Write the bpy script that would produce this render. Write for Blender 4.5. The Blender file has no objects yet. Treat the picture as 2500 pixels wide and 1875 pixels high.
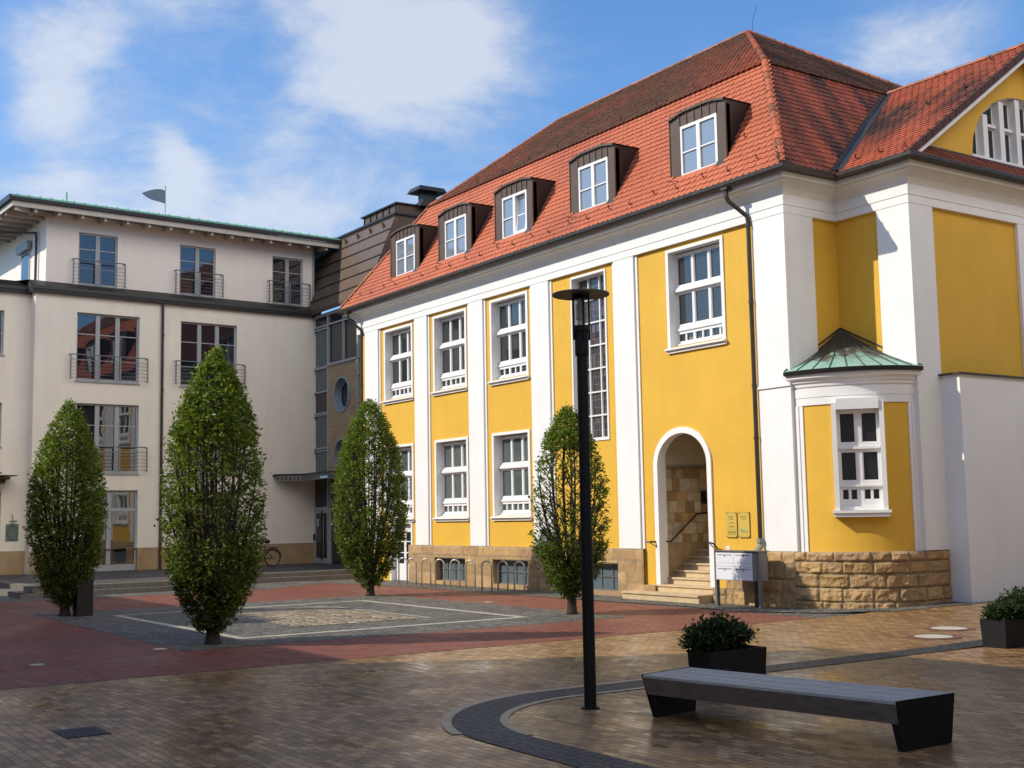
import bpy, math, random
import numpy as np
from mathutils import Vector, Matrix, noise
random.seed(7); rng = np.random.default_rng(7)
C = bpy.context.scene.collection
S = bpy.context.scene
rad = math.radians

# ---------------------------------------------------------------- camera
CAM_H = 2.1
cam_d = bpy.data.cameras.new('camera'); cam = bpy.data.objects.new('camera', cam_d); C.objects.link(cam)
yaw, pitch, roll = rad(55.817), rad(6.179), rad(-1.0)
fwd = Vector((-math.sin(yaw)*math.cos(pitch), math.cos(yaw)*math.cos(pitch), math.sin(pitch)))
r0 = Vector((math.cos(yaw), math.sin(yaw), 0)); u0 = r0.cross(fwd)
rt = math.cos(roll)*r0 + math.sin(roll)*u0; up = -math.sin(roll)*r0 + math.cos(roll)*u0
M = Matrix.Identity(4)
for i in range(3):
    M[i][0] = rt[i]; M[i][1] = up[i]; M[i][2] = -fwd[i]
M[2][3] = CAM_H
cam.matrix_world = M
cam_d.sensor_width = 36; cam_d.lens = 43.2; cam_d.clip_end = 2000; cam_d.clip_start = 0.05
S.camera = cam

# ---------------------------------------------------------------- light
SUN_EL = rad(36.6); SH = Vector((0.471, 0.882, 0))            # horizontal direction the shadows fall
sd = bpy.data.lights.new('sun', 'SUN'); sd.energy = 2.6; sd.angle = rad(0.53); sd.color = (1, 0.92, 0.78)
sun = bpy.data.objects.new('sun', sd); C.objects.link(sun)
trav = Vector((SH.x*math.cos(SUN_EL), SH.y*math.cos(SUN_EL), -math.sin(SUN_EL)))
sun.rotation_euler = trav.to_track_quat('-Z', 'Y').to_euler()
sun.location = (0, 0, 60)
W = bpy.data.worlds.new('World'); S.world = W; W.use_nodes = True
S.view_settings.view_transform = 'Standard'; S.view_settings.look = 'None'
S.view_settings.exposure = 0.74; S.view_settings.gamma = 1

def N(nt, t, **kw):
    n = nt.nodes.new(t)
    for k, v in kw.items():
        if k == 'ins':
            for kk, vv in v.items(): n.inputs[kk].default_value = vv
        else: setattr(n, k, v)
    return n
def math_n(nt, op, a, b=None, c=None, clamp=False):
    n = nt.nodes.new('ShaderNodeMath'); n.operation = op; n.use_clamp = clamp
    for i, x in enumerate((a, b, c)):
        if x is None: continue
        if isinstance(x, (int, float)): n.inputs[i].default_value = x
        else: nt.links.new(x, n.inputs[i])
    return n.outputs[0]
def mixc(nt, f, a, b, blend='MIX'):
    n = nt.nodes.new('ShaderNodeMix'); n.data_type = 'RGBA'; n.blend_type = blend
    for i, x in ((0, f), (6, a), (7, b)):
        if isinstance(x, (int, float)): n.inputs[i].default_value = x
        elif isinstance(x, tuple): n.inputs[i].default_value = x if len(x) == 4 else x+(1,)
        else: nt.links.new(x, n.inputs[i])
    return n.outputs[2]
def ramp(nt, fac, stops):
    n = nt.nodes.new('ShaderNodeValToRGB'); e = n.color_ramp.elements
    while len(e) < len(stops): e.new(0.5)
    for el, (p, c) in zip(e, stops):
        el.position = p; el.color = c if len(c) == 4 else tuple(c)+(1,)
    nt.links.new(fac, n.inputs[0]); return n.outputs[0]

def build_world():
    nt = W.node_tree; nt.nodes.clear(); L = nt.links.new
    out = N(nt, 'ShaderNodeOutputWorld'); bg = N(nt, 'ShaderNodeBackground'); bg.inputs[1].default_value = 0.15
    sky = N(nt, 'ShaderNodeTexSky', sky_type='NISHITA', sun_disc=False)
    sky.sun_elevation = SUN_EL; sky.sun_rotation = math.atan2(-SH.x, -SH.y); sky.air_density = 1.0; sky.dust_density = 0.6; sky.ozone_density = 2.0
    tc = N(nt, 'ShaderNodeTexCoord'); D = tc.outputs['Generated']
    # clouds: soft banks at their places in the sky, broken up with noise
    blobs = [(-.915,.205,.35,.045,.85),(-.92,.20,.315,.04,.5),(-.865,.335,.40,.10,.50),(-.835,.42,.36,.075,.75),(-.80,.475,.345,.06,.70),(-.775,.515,.37,.07,.50),(-.815,.43,.405,.08,.45),
             (-.906,.305,.272,.026,.75),(-.912,.29,.29,.02,.45),(-.93,.23,.295,.06,.45),(-.955,.21,.225,.07,.70),(-.935,.28,.232,.07,.70),(-.90,.35,.235,.06,.62),(-.875,.40,.23,.07,.72),(-.845,.465,.222,.06,.60),(-.81,.52,.235,.06,.40),
             (-.885,.27,.385,.07,.40),(-.79,.53,.30,.07,.32),(-.66,.66,.355,.06,.36),(-.56,.745,.343,.055,.70),(-.53,.77,.358,.045,.55),(-.595,.725,.325,.045,.38)]
    nz0 = N(nt, 'ShaderNodeTexNoise', ins={'Scale': 5.5, 'Detail': 6.0, 'Roughness': .6}); L(D, nz0.inputs['Vector'])
    wv = N(nt, 'ShaderNodeVectorMath', operation='MULTIPLY_ADD'); L(nz0.outputs['Color'], wv.inputs[0]); wv.inputs[1].default_value = (.085, .085, .06)
    sub = N(nt, 'ShaderNodeVectorMath', operation='ADD'); L(D, sub.inputs[0]); sub.inputs[1].default_value = (-.0425, -.0425, -.03); L(sub.outputs[0], wv.inputs[2])
    acc = None
    for x, y, z, s, w in blobs:
        l = math.sqrt(x*x+y*y+z*z)
        d = N(nt, 'ShaderNodeVectorMath', operation='DISTANCE'); L(wv.outputs[0], d.inputs[0]); d.inputs[1].default_value = (x/l, y/l, z/l)
        q = math_n(nt, 'DIVIDE', d.outputs['Value'], s); q = math_n(nt, 'MULTIPLY', q, q); q = math_n(nt, 'MULTIPLY', q, -1.0)
        g = math_n(nt, 'MULTIPLY', math_n(nt, 'EXPONENT', q), w)
        acc = g if acc is None else math_n(nt, 'ADD', acc, g)
    nz = N(nt, 'ShaderNodeTexNoise', ins={'Scale': 7.0, 'Detail': 10.0, 'Roughness': .64, 'Distortion': .35})
    st = N(nt, 'ShaderNodeMapping'); st.inputs['Scale'].default_value = (1, 1, 2.3); L(D, st.inputs['Vector']); L(st.outputs[0], nz.inputs['Vector'])
    m = math_n(nt, 'MULTIPLY_ADD', nz.outputs['Fac'], 2.2, -1.12)
    m = math_n(nt, 'ADD', acc, m)
    mr = N(nt, 'ShaderNodeMapRange', interpolation_type='SMOOTHSTEP'); L(m, mr.inputs[0]); mr.inputs[1].default_value = .14; mr.inputs[2].default_value = 1.45
    mask = math_n(nt, 'MULTIPLY', mr.outputs[0], .74)
    # a hazier, whiter band low in the sky
    sep = N(nt, 'ShaderNodeSeparateXYZ'); L(D, sep.inputs[0])
    low = N(nt, 'ShaderNodeMapRange'); L(sep.outputs['Z'], low.inputs[0]); low.inputs[1].default_value = .33; low.inputs[2].default_value = .02; low.inputs[3].default_value = 0; low.inputs[4].default_value = .35
    clouds = ramp(nt, mr.outputs[0], [(0, (1.3, 1.9, 3.0)), (.5, (2.0, 2.4, 3.1)), (1, (3.2, 3.3, 3.5))])
    hue = mixc(nt, 1.0, sky.outputs[0], (.43, .62, .80), 'MULTIPLY')
    c1 = mixc(nt, low.outputs[0], hue, (1.15, 1.85, 3.0))
    c2 = mixc(nt, mask, c1, clouds)
    # bright unseen cloud decks to the east, added to fill the shaded walls with light
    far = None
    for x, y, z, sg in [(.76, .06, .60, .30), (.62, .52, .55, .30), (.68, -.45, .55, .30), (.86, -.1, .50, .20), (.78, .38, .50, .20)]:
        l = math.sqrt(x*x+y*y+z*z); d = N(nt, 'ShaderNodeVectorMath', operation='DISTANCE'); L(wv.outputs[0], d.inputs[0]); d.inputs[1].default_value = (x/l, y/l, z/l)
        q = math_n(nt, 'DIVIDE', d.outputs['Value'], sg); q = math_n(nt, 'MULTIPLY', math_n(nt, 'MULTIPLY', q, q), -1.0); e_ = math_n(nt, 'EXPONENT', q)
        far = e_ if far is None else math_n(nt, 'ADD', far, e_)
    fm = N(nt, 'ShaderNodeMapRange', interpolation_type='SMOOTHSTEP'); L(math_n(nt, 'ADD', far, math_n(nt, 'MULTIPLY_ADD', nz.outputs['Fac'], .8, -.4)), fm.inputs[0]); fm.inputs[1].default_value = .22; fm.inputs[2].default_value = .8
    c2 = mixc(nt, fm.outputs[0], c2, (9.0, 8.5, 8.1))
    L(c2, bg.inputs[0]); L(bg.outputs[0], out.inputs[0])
build_world()

# ---------------------------------------------------------------- object helpers
def tag(o, label, cat, group=None):
    o['label'] = label; o['category'] = cat
    if group: o['group'] = group
    return o
def thing(name, label, cat, loc=(0, 0, 0), rz=0, group=None):
    o = bpy.data.objects.new(name, None); C.objects.link(o); o.location = loc; o.rotation_euler = (0, 0, rz)
    o.empty_display_size = .3
    return tag(o, label, cat, group)
def copy_tree(o, parent=None):
    c = o.copy(); C.objects.link(c); c.parent = parent
    for ch in o.children: copy_tree(ch, c)
    return c
class Fr:
    """facade frame: u along the wall, z up, n outward"""
    def __init__(s, O, U, Nn): s.O = Vector(O); s.U = Vector(U).normalized(); s.N = Vector(Nn).normalized()
    def p(s, u, z, n=0): return s.O + s.U*u + s.N*n + Vector((0, 0, z))
WORLD = Fr((0, 0, 0), (1, 0, 0), (0, 1, 0))
class MB:
    def __init__(s): s.v = []; s.f = []; s.m = []; s.mi = 0; s.col = None
    def poly(s, pts, mi=None):
        b = len(s.v); s.v += [tuple(p) for p in pts]; s.f.append(tuple(range(b, b+len(pts)))); s.m.append(s.mi if mi is None else mi); return s
    def box(s, x0, x1, y0, y1, z0, z1): return s.fb(WORLD, x0, x1, z0, z1, y0, y1)
    def fb(s, F, u0, u1, z0, z1, n0, n1):
        P = [F.p(u, z, n) for n in (n0, n1) for z in (z0, z1) for u in (u0, u1)]
        b = len(s.v); s.v += [tuple(p) for p in P]
        fs = [(0, 2, 3, 1), (4, 5, 7, 6), (0, 1, 5, 4), (2, 6, 7, 3), (0, 4, 6, 2), (1, 3, 7, 5)]
        if (F.U.cross(Vector((0, 0, 1)))).dot(F.N) < 0 : pass
        for f in fs: s.f.append(tuple(b+i for i in f)); s.m.append(s.mi)
        return s
    def hexa(s, P):          # 8 corner points: bottom ring 4, top ring 4
        b = len(s.v); s.v += [tuple(p) for p in P]
        for f in ((0, 3, 2, 1), (4, 5, 6, 7), (0, 1, 5, 4), (1, 2, 6, 5), (2, 3, 7, 6), (3, 0, 4, 7)):
            s.f.append(tuple(b+i for i in f)); s.m.append(s.mi)
        return s
    def tube(s, pts, r, n=8, cap=True):
        pts = [Vector(p) for p in pts]; k = len(pts); rs = r if isinstance(r, (list, tuple)) else [r]*k
        b = len(s.v); prev = None
        for i, p in enumerate(pts):
            t = (pts[min(i+1, k-1)] - pts[max(i-1, 0)])
            t = t.normalized() if t.length > 1e-9 else Vector((0, 0, 1))
            if prev is None:
                a = Vector((0, 0, 1)) if abs(t.z) < .9 else Vector((1, 0, 0)); x = t.cross(a).normalized()
            else:
                x = prev - t*prev.dot(t); x = x.normalized() if x.length > 1e-6 else t.orthogonal().normalized()
            prev = x; y = t.cross(x)
            for j in range(n):
                a = 2*math.pi*j/n; s.v.append(tuple(p + (x*math.cos(a)+y*math.sin(a))*rs[i]))
        for i in range(k-1):
            for j in range(n):
                j2 = (j+1) % n; s.f.append((b+i*n+j, b+i*n+j2, b+(i+1)*n+j2, b+(i+1)*n+j)); s.m.append(s.mi)
        if cap:
            s.f.append(tuple(b+j for j in reversed(range(n)))); s.m.append(s.mi)
            s.f.append(tuple(b+(k-1)*n+j for j in range(n))); s.m.append(s.mi)
        return s
    def lathe(s, c, prof, n=24):
        b = len(s.v); k = len(prof)
        for r, z in prof:
            for j in range(n):
                a = 2*math.pi*j/n; s.v.append((c[0]+r*math.cos(a), c[1]+r*math.sin(a), c[2]+z))
        for i in range(k-1):
            for j in range(n):
                j2 = (j+1) % n; s.f.append((b+i*n+j, b+i*n+j2, b+(i+1)*n+j2, b+(i+1)*n+j)); s.m.append(s.mi)
        return s
    def build(s, name, mats, parent=None, smooth=False, colors=None):
        """vertices are given in the parent's space when the parent has a location, so subtract it"""
        off = np.zeros(3); q = parent
        while q is not None: off += np.array(q.location); q = q.parent
        if getattr(s, 'local', False): off[:] = 0
        me = bpy.data.meshes.new(name)
        V = np.array(s.v, float).reshape(-1, 3) - off
        me.from_pydata(V.tolist(), [], s.f)
        mats = mats if isinstance(mats, (list, tuple)) else [mats]
        for m in mats: me.materials.append(m)
        if len(mats) > 1: me.polygons.foreach_set('material_index', s.m)
        if smooth: me.polygons.foreach_set('use_smooth', [True]*len(s.f))
        cc = colors if colors is not None else s.col
        if cc is not None:
            at = me.attributes.new('Col', 'FLOAT_COLOR', 'POINT'); at.data.foreach_set('color', np.array(cc, np.float32).ravel())
        me.update()
        o = bpy.data.objects.new(name, me); C.objects.link(o)
        if parent is not None: o.parent = parent
        return o
def structure(name, mb, m, **k):
    o = mb.build(name, m, **k); o['kind'] = 'structure'; return o

# ---------------------------------------------------------------- materials
def pbr(name, col, rough=.6, metal=0., ior=1.45, var=0., vscale=3., bump=0., bscale=40., spec=None, attr=False, rvar=0., stretch=None, streak=0.):
    m = bpy.data.materials.new(name); m.use_nodes = True; nt = m.node_tree; L = nt.links.new
    b = nt.nodes['Principled BSDF']; b.inputs['Base Color'].default_value = tuple(col)+(1,); b.inputs['Roughness'].default_value = rough
    b.inputs['Metallic'].default_value = metal; b.inputs['IOR'].default_value = ior
    if spec is not None: b.inputs['Specular IOR Level'].default_value = spec
    tc = N(nt, 'ShaderNodeTexCoord'); V = tc.outputs['Object']
    if stretch:
        mp = N(nt, 'ShaderNodeMapping'); mp.inputs['Scale'].default_value = stretch; L(V, mp.inputs[0]); V = mp.outputs[0]
    base = None
    if attr:
        a = N(nt, 'ShaderNodeAttribute', attribute_name='Col'); base = a.outputs['Color']
    if var:
        nz = N(nt, 'ShaderNodeTexNoise', ins={'Scale': vscale, 'Detail': 6., 'Roughness': .65}); L(V, nz.inputs['Vector'])
        f = ramp(nt, nz.outputs['Fac'], [(.28, (1-var,)*3), (.72, (1+var*.35,)*3)])
        base = mixc(nt, 1., base if base is not None else tuple(col), f, 'MULTIPLY')
    if streak:     # rain streaks and grime that run down the wall
        mp = N(nt, 'ShaderNodeMapping'); mp.inputs['Scale'].default_value = (2.2, 2.2, .16); L(tc.outputs['Object'], mp.inputs[0])
        n2 = N(nt, 'ShaderNodeTexNoise', ins={'Scale': 2.0, 'Detail': 7., 'Roughness': .7}); L(mp.outputs[0], n2.inputs['Vector'])
        f2 = ramp(nt, n2.outputs['Fac'], [(.42, (1, 1, 1)), (.78, (1-streak, 1-streak*1.02, 1-streak*1.1))])
        base = mixc(nt, 1., base if base is not None else tuple(col), f2, 'MULTIPLY')
    if base is not None: L(base, b.inputs['Base Color'])
    if rvar:
        n3 = N(nt, 'ShaderNodeTexNoise', ins={'Scale': vscale*.7, 'Detail': 4.}); L(V, n3.inputs['Vector'])
        L(math_n(nt, 'MULTIPLY_ADD', n3.outputs['Fac'], rvar, rough-rvar/2), b.inputs['Roughness'])
    if bump:
        n4 = N(nt, 'ShaderNodeTexNoise', ins={'Scale': bscale, 'Detail': 6., 'Roughness': .6}); L(V, n4.inputs['Vector'])
        bp = N(nt, 'ShaderNodeBump', ins={'Strength': min(1., bump), 'Distance': .01}); L(n4.outputs['Fac'], bp.inputs['Height']); L(bp.outputs[0], b.inputs['Normal'])
    return m
def glass_m(name, col, ior=2.1, rough=.015, wavy=.0):
    m = pbr(name, col, rough, ior=ior); nt = m.node_tree
    if wavy:
        tc = N(nt, 'ShaderNodeTexCoord'); nz = N(nt, 'ShaderNodeTexNoise', ins={'Scale': 1.3, 'Detail': 1.}); nt.links.new(tc.outputs['Object'], nz.inputs['Vector'])
        bp = N(nt, 'ShaderNodeBump', ins={'Strength': wavy, 'Distance': .02}); nt.links.new(nz.outputs['Fac'], bp.inputs['Height']); nt.links.new(bp.outputs[0], nt.nodes['Principled BSDF'].inputs['Normal'])
    return m
MY = pbr('yellow_plaster', (.73, .425, .045), .75, var=.10, vscale=.9, bump=.25, bscale=90, streak=.06)
MW = pbr('white_plaster', (.82, .81, .785), .7, var=.06, vscale=.8, bump=.15, bscale=80, streak=.05)
MWF = pbr('white_paint', (.80, .79, .77), .45, var=.04, vscale=4.)
MSOF = pbr('cream_plaster', (.76, .73, .66), .75, var=.08, vscale=2.)
MC = pbr('cream_render', (.86, .80, .68), .8, var=.07, vscale=.7, bump=.2, bscale=100, streak=.07)
MCU = pbr('pale_render', (.84, .77, .69), .8, var=.06, vscale=.7, bump=.2, bscale=100, streak=.05)
MTILE = pbr('clay_tile', (.5, .13, .05), .68, attr=True, var=.14, vscale=14., bump=.3, bscale=60)
MUND = pbr('tile_underlay', (.10, .035, .02), .9)
MRIDGE = pbr('ridge_tile', (.34, .12, .06), .7, var=.4, vscale=5., bump=.3, bscale=40)
MBRN = pbr('brown_sheet_metal', (.115, .074, .048), .48, metal=.0, spec=.35, var=.25, vscale=2.2, rvar=.2)
MBRD = pbr('dark_sheet_metal', (.028, .023, .021), .42, metal=.3, var=.25, vscale=2.)
MGUT = pbr('weathered_zinc', (.075, .063, .052), .42, metal=.5, var=.35, vscale=6., rvar=.2)
MBLK = pbr('black_sheet', (.016, .015, .015), .45, var=.3, vscale=3.)
MPIPEG = pbr('grey_pipe', (.30, .29, .24), .6, var=.3, vscale=8.)
MLEAD = pbr('valley_lead', (.055, .062, .070), .5, metal=.4, var=.4, vscale=10., bump=.4, bscale=20)
MCOP = pbr('green_copper', (.24, .52, .40), .6, var=.35, vscale=6.)
MGREY = pbr('grey_aluminium', (.36, .38, .39), .45, var=.08, vscale=5.)
MSTEEL = pbr('brushed_steel', (.50, .46, .42), .35, metal=.5, var=.2, vscale=10.)
MGRAL = pbr('galvanised_steel', (.22, .23, .25), .45, metal=.6, var=.2, vscale=8.)
MGL = glass_m('window_glass', (.030, .034, .034), 1.75, wavy=.12)
MGLG = glass_m('curtained_glass', (.085, .11, .105), 1.6, wavy=.08)
MGLD = glass_m('dormer_glass', (.20, .23, .26), 2.3, wavy=.06)
MGLC = glass_m('mirror_glass', (.008, .010, .018), 2.1, wavy=.10)
MGLK = glass_m('dark_panel_glass', (.018, .020, .024), 1.55, rough=.12)
MGLB = glass_m('basement_glass', (.10, .14, .16), 1.5, rough=.15)
MGRV = pbr('black_interior', (.008, .008, .008), .9)
MCURT = pbr('curtain', (.16, .18, .175), .9, var=.2, vscale=3., stretch=(9, 9, .3))
MSTN = pbr('rough_sandstone', (.46, .285, .115), .85, attr=True, var=.30, vscale=5., bump=.9, bscale=22)
MSTNS = pbr('smooth_sandstone', (.42, .29, .16), .7, var=.28, vscale=1.6, bump=.2, bscale=60)
MSTEP = pbr('sandstone_step', (.60, .45, .27), .75, var=.25, vscale=4., bump=.3, bscale=60)
MPLAS = pbr('passage_plaster', (.55, .47, .33), .85, var=.1, vscale=2.)
MIRON = pbr('black_iron', (.012, .012, .013), .4)
MLAMP = pbr('black_powder_coat', (.011, .011, .012), .5, var=.3, vscale=20., spec=.22)
MDISC = pbr('lamp_disc_paint', (.060, .050, .042), .5)
MWOODT = pbr('weathered_wood', (.46, .44, .41), .55, var=.35, vscale=3., stretch=(1.2, 14, 14), bump=.5, bscale=8)
MWOODF = pbr('brown_wood', (.165, .128, .108), .5, var=.4, vscale=3., stretch=(2, 6, 6), bump=.3, bscale=12)
MPLANT = pbr('planter_fibre', (.013, .013, .014), .6, spec=.25, var=.2, vscale=6.)
MSOIL = pbr('soil', (.02, .014, .01), .95)
MMAIL = pbr('mailbox_paint', (.72, .74, .78), .38, var=.05, vscale=6.)
MGRANT = pbr('granite_step', (.17, .155, .135), .8, var=.3, vscale=6., bump=.5, bscale=60)
MSTRIP = pbr('pale_stone_strip', (.46, .42, .33), .75, var=.35, vscale=4., bump=.4, bscale=40)
MTER = None
MCREAM = pbr('cream_border_brick', (.44, .35, .215), .5, var=.3, vscale=7., bump=.3, bscale=50)
MIRONC = pbr('cast_iron_cover', (.055, .035, .028), .5, metal=.3, var=.3, vscale=12., bump=.6, bscale=30)
MCONC = pbr('cover_concrete', (.55, .50, .40), .8, var=.2, vscale=8.)
MTEXT = pbr('sign_lettering', (.17, .10, .02), .6)
MTEAL = pbr('teal_print', (.10, .36, .27), .5)
MACR = pbr('acrylic_sign', (.60, .44, .10), .2, var=.05)
MBARK = pbr('hornbeam_bark', (.035, .028, .022), .85, var=.4, vscale=20., bump=.6, bscale=40)
MFLAG = pbr('grey_flag_metal', (.14, .18, .24), .6)
MRELIEF = pbr('green_relief', (.16, .21, .18), .6, var=.6, vscale=16., bump=1., bscale=14)
MRUB = pbr('rubber_tyre', (.012, .012, .012), .8)
MBROOF = pbr('far_roof_tile', (.33, .10, .05), .7, var=.4, vscale=1.5, bump=.6, bscale=6)
MBWALL = pbr('far_render', (.42, .38, .33), .8, var=.1)

def leaf_mat(name, c0, c1, trans=.35):
    m = bpy.data.materials.new(name); m.use_nodes = True; nt = m.node_tree; L = nt.links.new
    b = nt.nodes['Principled BSDF']; out = nt.nodes['Material Output']
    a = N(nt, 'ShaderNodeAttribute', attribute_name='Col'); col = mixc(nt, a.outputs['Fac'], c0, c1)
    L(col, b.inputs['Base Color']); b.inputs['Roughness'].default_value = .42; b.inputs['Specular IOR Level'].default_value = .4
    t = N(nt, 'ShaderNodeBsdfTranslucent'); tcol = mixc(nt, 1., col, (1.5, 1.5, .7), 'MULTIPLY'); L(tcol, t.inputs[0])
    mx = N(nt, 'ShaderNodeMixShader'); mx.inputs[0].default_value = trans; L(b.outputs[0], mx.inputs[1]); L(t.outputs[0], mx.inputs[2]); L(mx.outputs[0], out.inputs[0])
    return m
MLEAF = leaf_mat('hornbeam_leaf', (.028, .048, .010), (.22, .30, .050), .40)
MLEAFS = leaf_mat('shrub_leaf', (.012, .024, .007), (.050, .080, .020), .2)

def paver(name, bw, bh, cols, rough=(.2, .5), spec=.5, tilt=.05, joint=.009, bond=.5, rot=0., patch=None, bumpd=.004, jcol=.35, wet=None, ca=(.8, .9, -.35)):
    """brick paving laid in running bond: every brick has its own colour, gloss and slight tilt"""
    m = bpy.data.materials.new(name); m.use_nodes = True; nt = m.node_tree; L = nt.links.new
    b = nt.nodes['Principled BSDF']; b.inputs['Specular IOR Level'].default_value = spec; tc = N(nt, 'ShaderNodeTexCoord'); mp = N(nt, 'ShaderNodeMapping'); mp.inputs['Rotation'].default_value = (0, 0, rot)
    L(tc.outputs['Object'], mp.inputs[0]); sp = N(nt, 'ShaderNodeSeparateXYZ'); L(mp.outputs[0], sp.inputs[0])
    v = math_n(nt, 'DIVIDE', sp.outputs['Y'], bh); row = math_n(nt, 'FLOOR', v); fv = math_n(nt, 'FRACT', v)
    sh = math_n(nt, 'MULTIPLY', math_n(nt, 'MODULO', math_n(nt, 'ABSOLUTE', row), 2.), bond)
    u = math_n(nt, 'ADD', math_n(nt, 'DIVIDE', sp.outputs['X'], bw), sh); colm = math_n(nt, 'FLOOR', u); fu = math_n(nt, 'FRACT', u)
    cv = N(nt, 'ShaderNodeCombineXYZ'); L(colm, cv.inputs[0]); L(row, cv.inputs[1])
    wn = N(nt, 'ShaderNodeTexWhiteNoise', noise_dimensions='3D'); L(cv.outputs[0], wn.inputs['Vector'])
    eu = math_n(nt, 'MULTIPLY', math_n(nt, 'MINIMUM', fu, math_n(nt, 'SUBTRACT', 1., fu)), bw)
    ev = math_n(nt, 'MULTIPLY', math_n(nt, 'MINIMUM', fv, math_n(nt, 'SUBTRACT', 1., fv)), bh)
    e = math_n(nt, 'MINIMUM', eu, ev)
    mr = N(nt, 'ShaderNodeMapRange', interpolation_type='SMOOTHSTEP'); L(e, mr.inputs[0]); mr.inputs[1].default_value = joint*.35; mr.inputs[2].default_value = joint*1.3
    nz = N(nt, 'ShaderNodeTexNoise', ins={'Scale': .55, 'Detail': 5., 'Roughness': .6}); L(tc.outputs['Object'], nz.inputs['Vector'])
    k = len(cols); f = math_n(nt, 'ADD', math_n(nt, 'MULTIPLY', wn.outputs['Value'], ca[0]), math_n(nt, 'MULTIPLY_ADD', nz.outputs['Fac'], ca[1], ca[2]), clamp=True)
    c = ramp(nt, f, [((i+.2)/k, cc) for i, cc in enumerate(cols)])
    n2 = N(nt, 'ShaderNodeTexNoise', ins={'Scale': 35., 'Detail': 4.}); L(tc.outputs['Object'], n2.inputs['Vector'])
    c = mixc(nt, 1., c, ramp(nt, n2.outputs['Fac'], [(.3, (.82,)*3), (.7, (1.08,)*3)]), 'MULTIPLY')
    jc = mixc(nt, 1., c, (jcol, jcol, jcol), 'MULTIPLY')
    c = mixc(nt, mr.outputs[0], jc, c)
    L(c, b.inputs['Base Color'])
    n3 = N(nt, 'ShaderNodeTexNoise', ins={'Scale': .35, 'Detail': 5., 'Roughness': .65}); L(tc.outputs['Object'], n3.inputs['Vector'])
    w3 = ramp(nt, n3.outputs['Fac'], [(.38, (rough[0],)*3), (.62, (rough[1],)*3)])
    wsep = N(nt, 'ShaderNodeSeparateColor'); L(wn.outputs['Color'], wsep.inputs[0])
    L(math_n(nt, 'MULTIPLY_ADD', wsep.outputs[2], .14, w3), b.inputs['Roughness'])
    # tilt of each brick
    off = N(nt, 'ShaderNodeVectorMath', operation='MULTIPLY_ADD'); L(wn.outputs['Color'], off.inputs[0]); off.inputs[1].default_value = (tilt, tilt, 0); off.inputs[2].default_value = (-tilt/2, -tilt/2, 0)
    h = math_n(nt, 'ADD', mr.outputs[0], math_n(nt, 'MULTIPLY', n2.outputs['Fac'], .25))
    bp = N(nt, 'ShaderNodeBump', ins={'Strength': .8, 'Distance': bumpd}); L(h, bp.inputs['Height'])
    ad = N(nt, 'ShaderNodeVectorMath', operation='ADD'); L(bp.outputs[0], ad.inputs[0]); L(off.outputs[0], ad.inputs[1])
    no = N(nt, 'ShaderNodeVectorMath', operation='NORMALIZE'); L(ad.outputs[0], no.inputs[0]); L(no.outputs[0], b.inputs['Normal'])
    return m
def cobble(name, scale, cols, rough=.45, tilt=.12, dist=.02, stretch=(1, 1, 1)):
    m = bpy.data.materials.new(name); m.use_nodes = True; nt = m.node_tree; L = nt.links.new
    b = nt.nodes['Principled BSDF']; tc = N(nt, 'ShaderNodeTexCoord'); mp = N(nt, 'ShaderNodeMapping'); mp.inputs['Scale'].default_value = stretch; L(tc.outputs['Object'], mp.inputs[0])
    vo = N(nt, 'ShaderNodeTexVoronoi', feature='F1', ins={'Scale': scale, 'Randomness': .55}); L(mp.outputs[0], vo.inputs['Vector'])
    ve = N(nt, 'ShaderNodeTexVoronoi', feature='DISTANCE_TO_EDGE', ins={'Scale': scale, 'Randomness': .55}); L(mp.outputs[0], ve.inputs['Vector'])
    for x in (vo, ve): x.voronoi_dimensions = '2D'
    sc = N(nt, 'ShaderNodeSeparateColor'); L(vo.outputs['Color'], sc.inputs[0])
    k = len(cols); c = ramp(nt, sc.outputs[0], [((i+.3)/k, cc) for i, cc in enumerate(cols)])
    mr = N(nt, 'ShaderNodeMapRange', interpolation_type='SMOOTHSTEP'); L(ve.outputs['Distance'], mr.inputs[0]); mr.inputs[1].default_value = .02; mr.inputs[2].default_value = .14
    nz = N(nt, 'ShaderNodeTexNoise', ins={'Scale': 1.2, 'Detail': 5.}); L(tc.outputs['Object'], nz.inputs['Vector'])
    c = mixc(nt, 1., c, ramp(nt, nz.outputs['Fac'], [(.3, (.75,)*3), (.7, (1.15,)*3)]), 'MULTIPLY')
    c = mixc(nt, mr.outputs[0], mixc(nt, 1., c, (.35, .33, .28), 'MULTIPLY'), c); L(c, b.inputs['Base Color'])
    b.inputs['Roughness'].default_value = rough
    off = N(nt, 'ShaderNodeVectorMath', operation='MULTIPLY_ADD'); L(vo.outputs['Color'], off.inputs[0]); off.inputs[1].default_value = (tilt, tilt, 0); off.inputs[2].default_value = (-tilt/2, -tilt/2, 0)
    bp = N(nt, 'ShaderNodeBump', ins={'Strength': 1., 'Distance': dist}); L(mr.outputs[0], bp.inputs['Height'])
    ad = N(nt, 'ShaderNodeVectorMath', operation='ADD'); L(bp.outputs[0], ad.inputs[0]); L(off.outputs[0], ad.inputs[1])
    no = N(nt, 'ShaderNodeVectorMath', operation='NORMALIZE'); L(ad.outputs[0], no.inputs[0]); L(no.outputs[0], b.inputs['Normal'])
    return m
MPLAZA = paver('tan_clinker_paving', .20, .10, [(.16, .088, .040), (.26, .142, .060), (.34, .192, .080), (.46, .28, .122)], rough=(.16, .42), spec=.36, tilt=.055, ca=(.62, .6, -.12))
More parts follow.
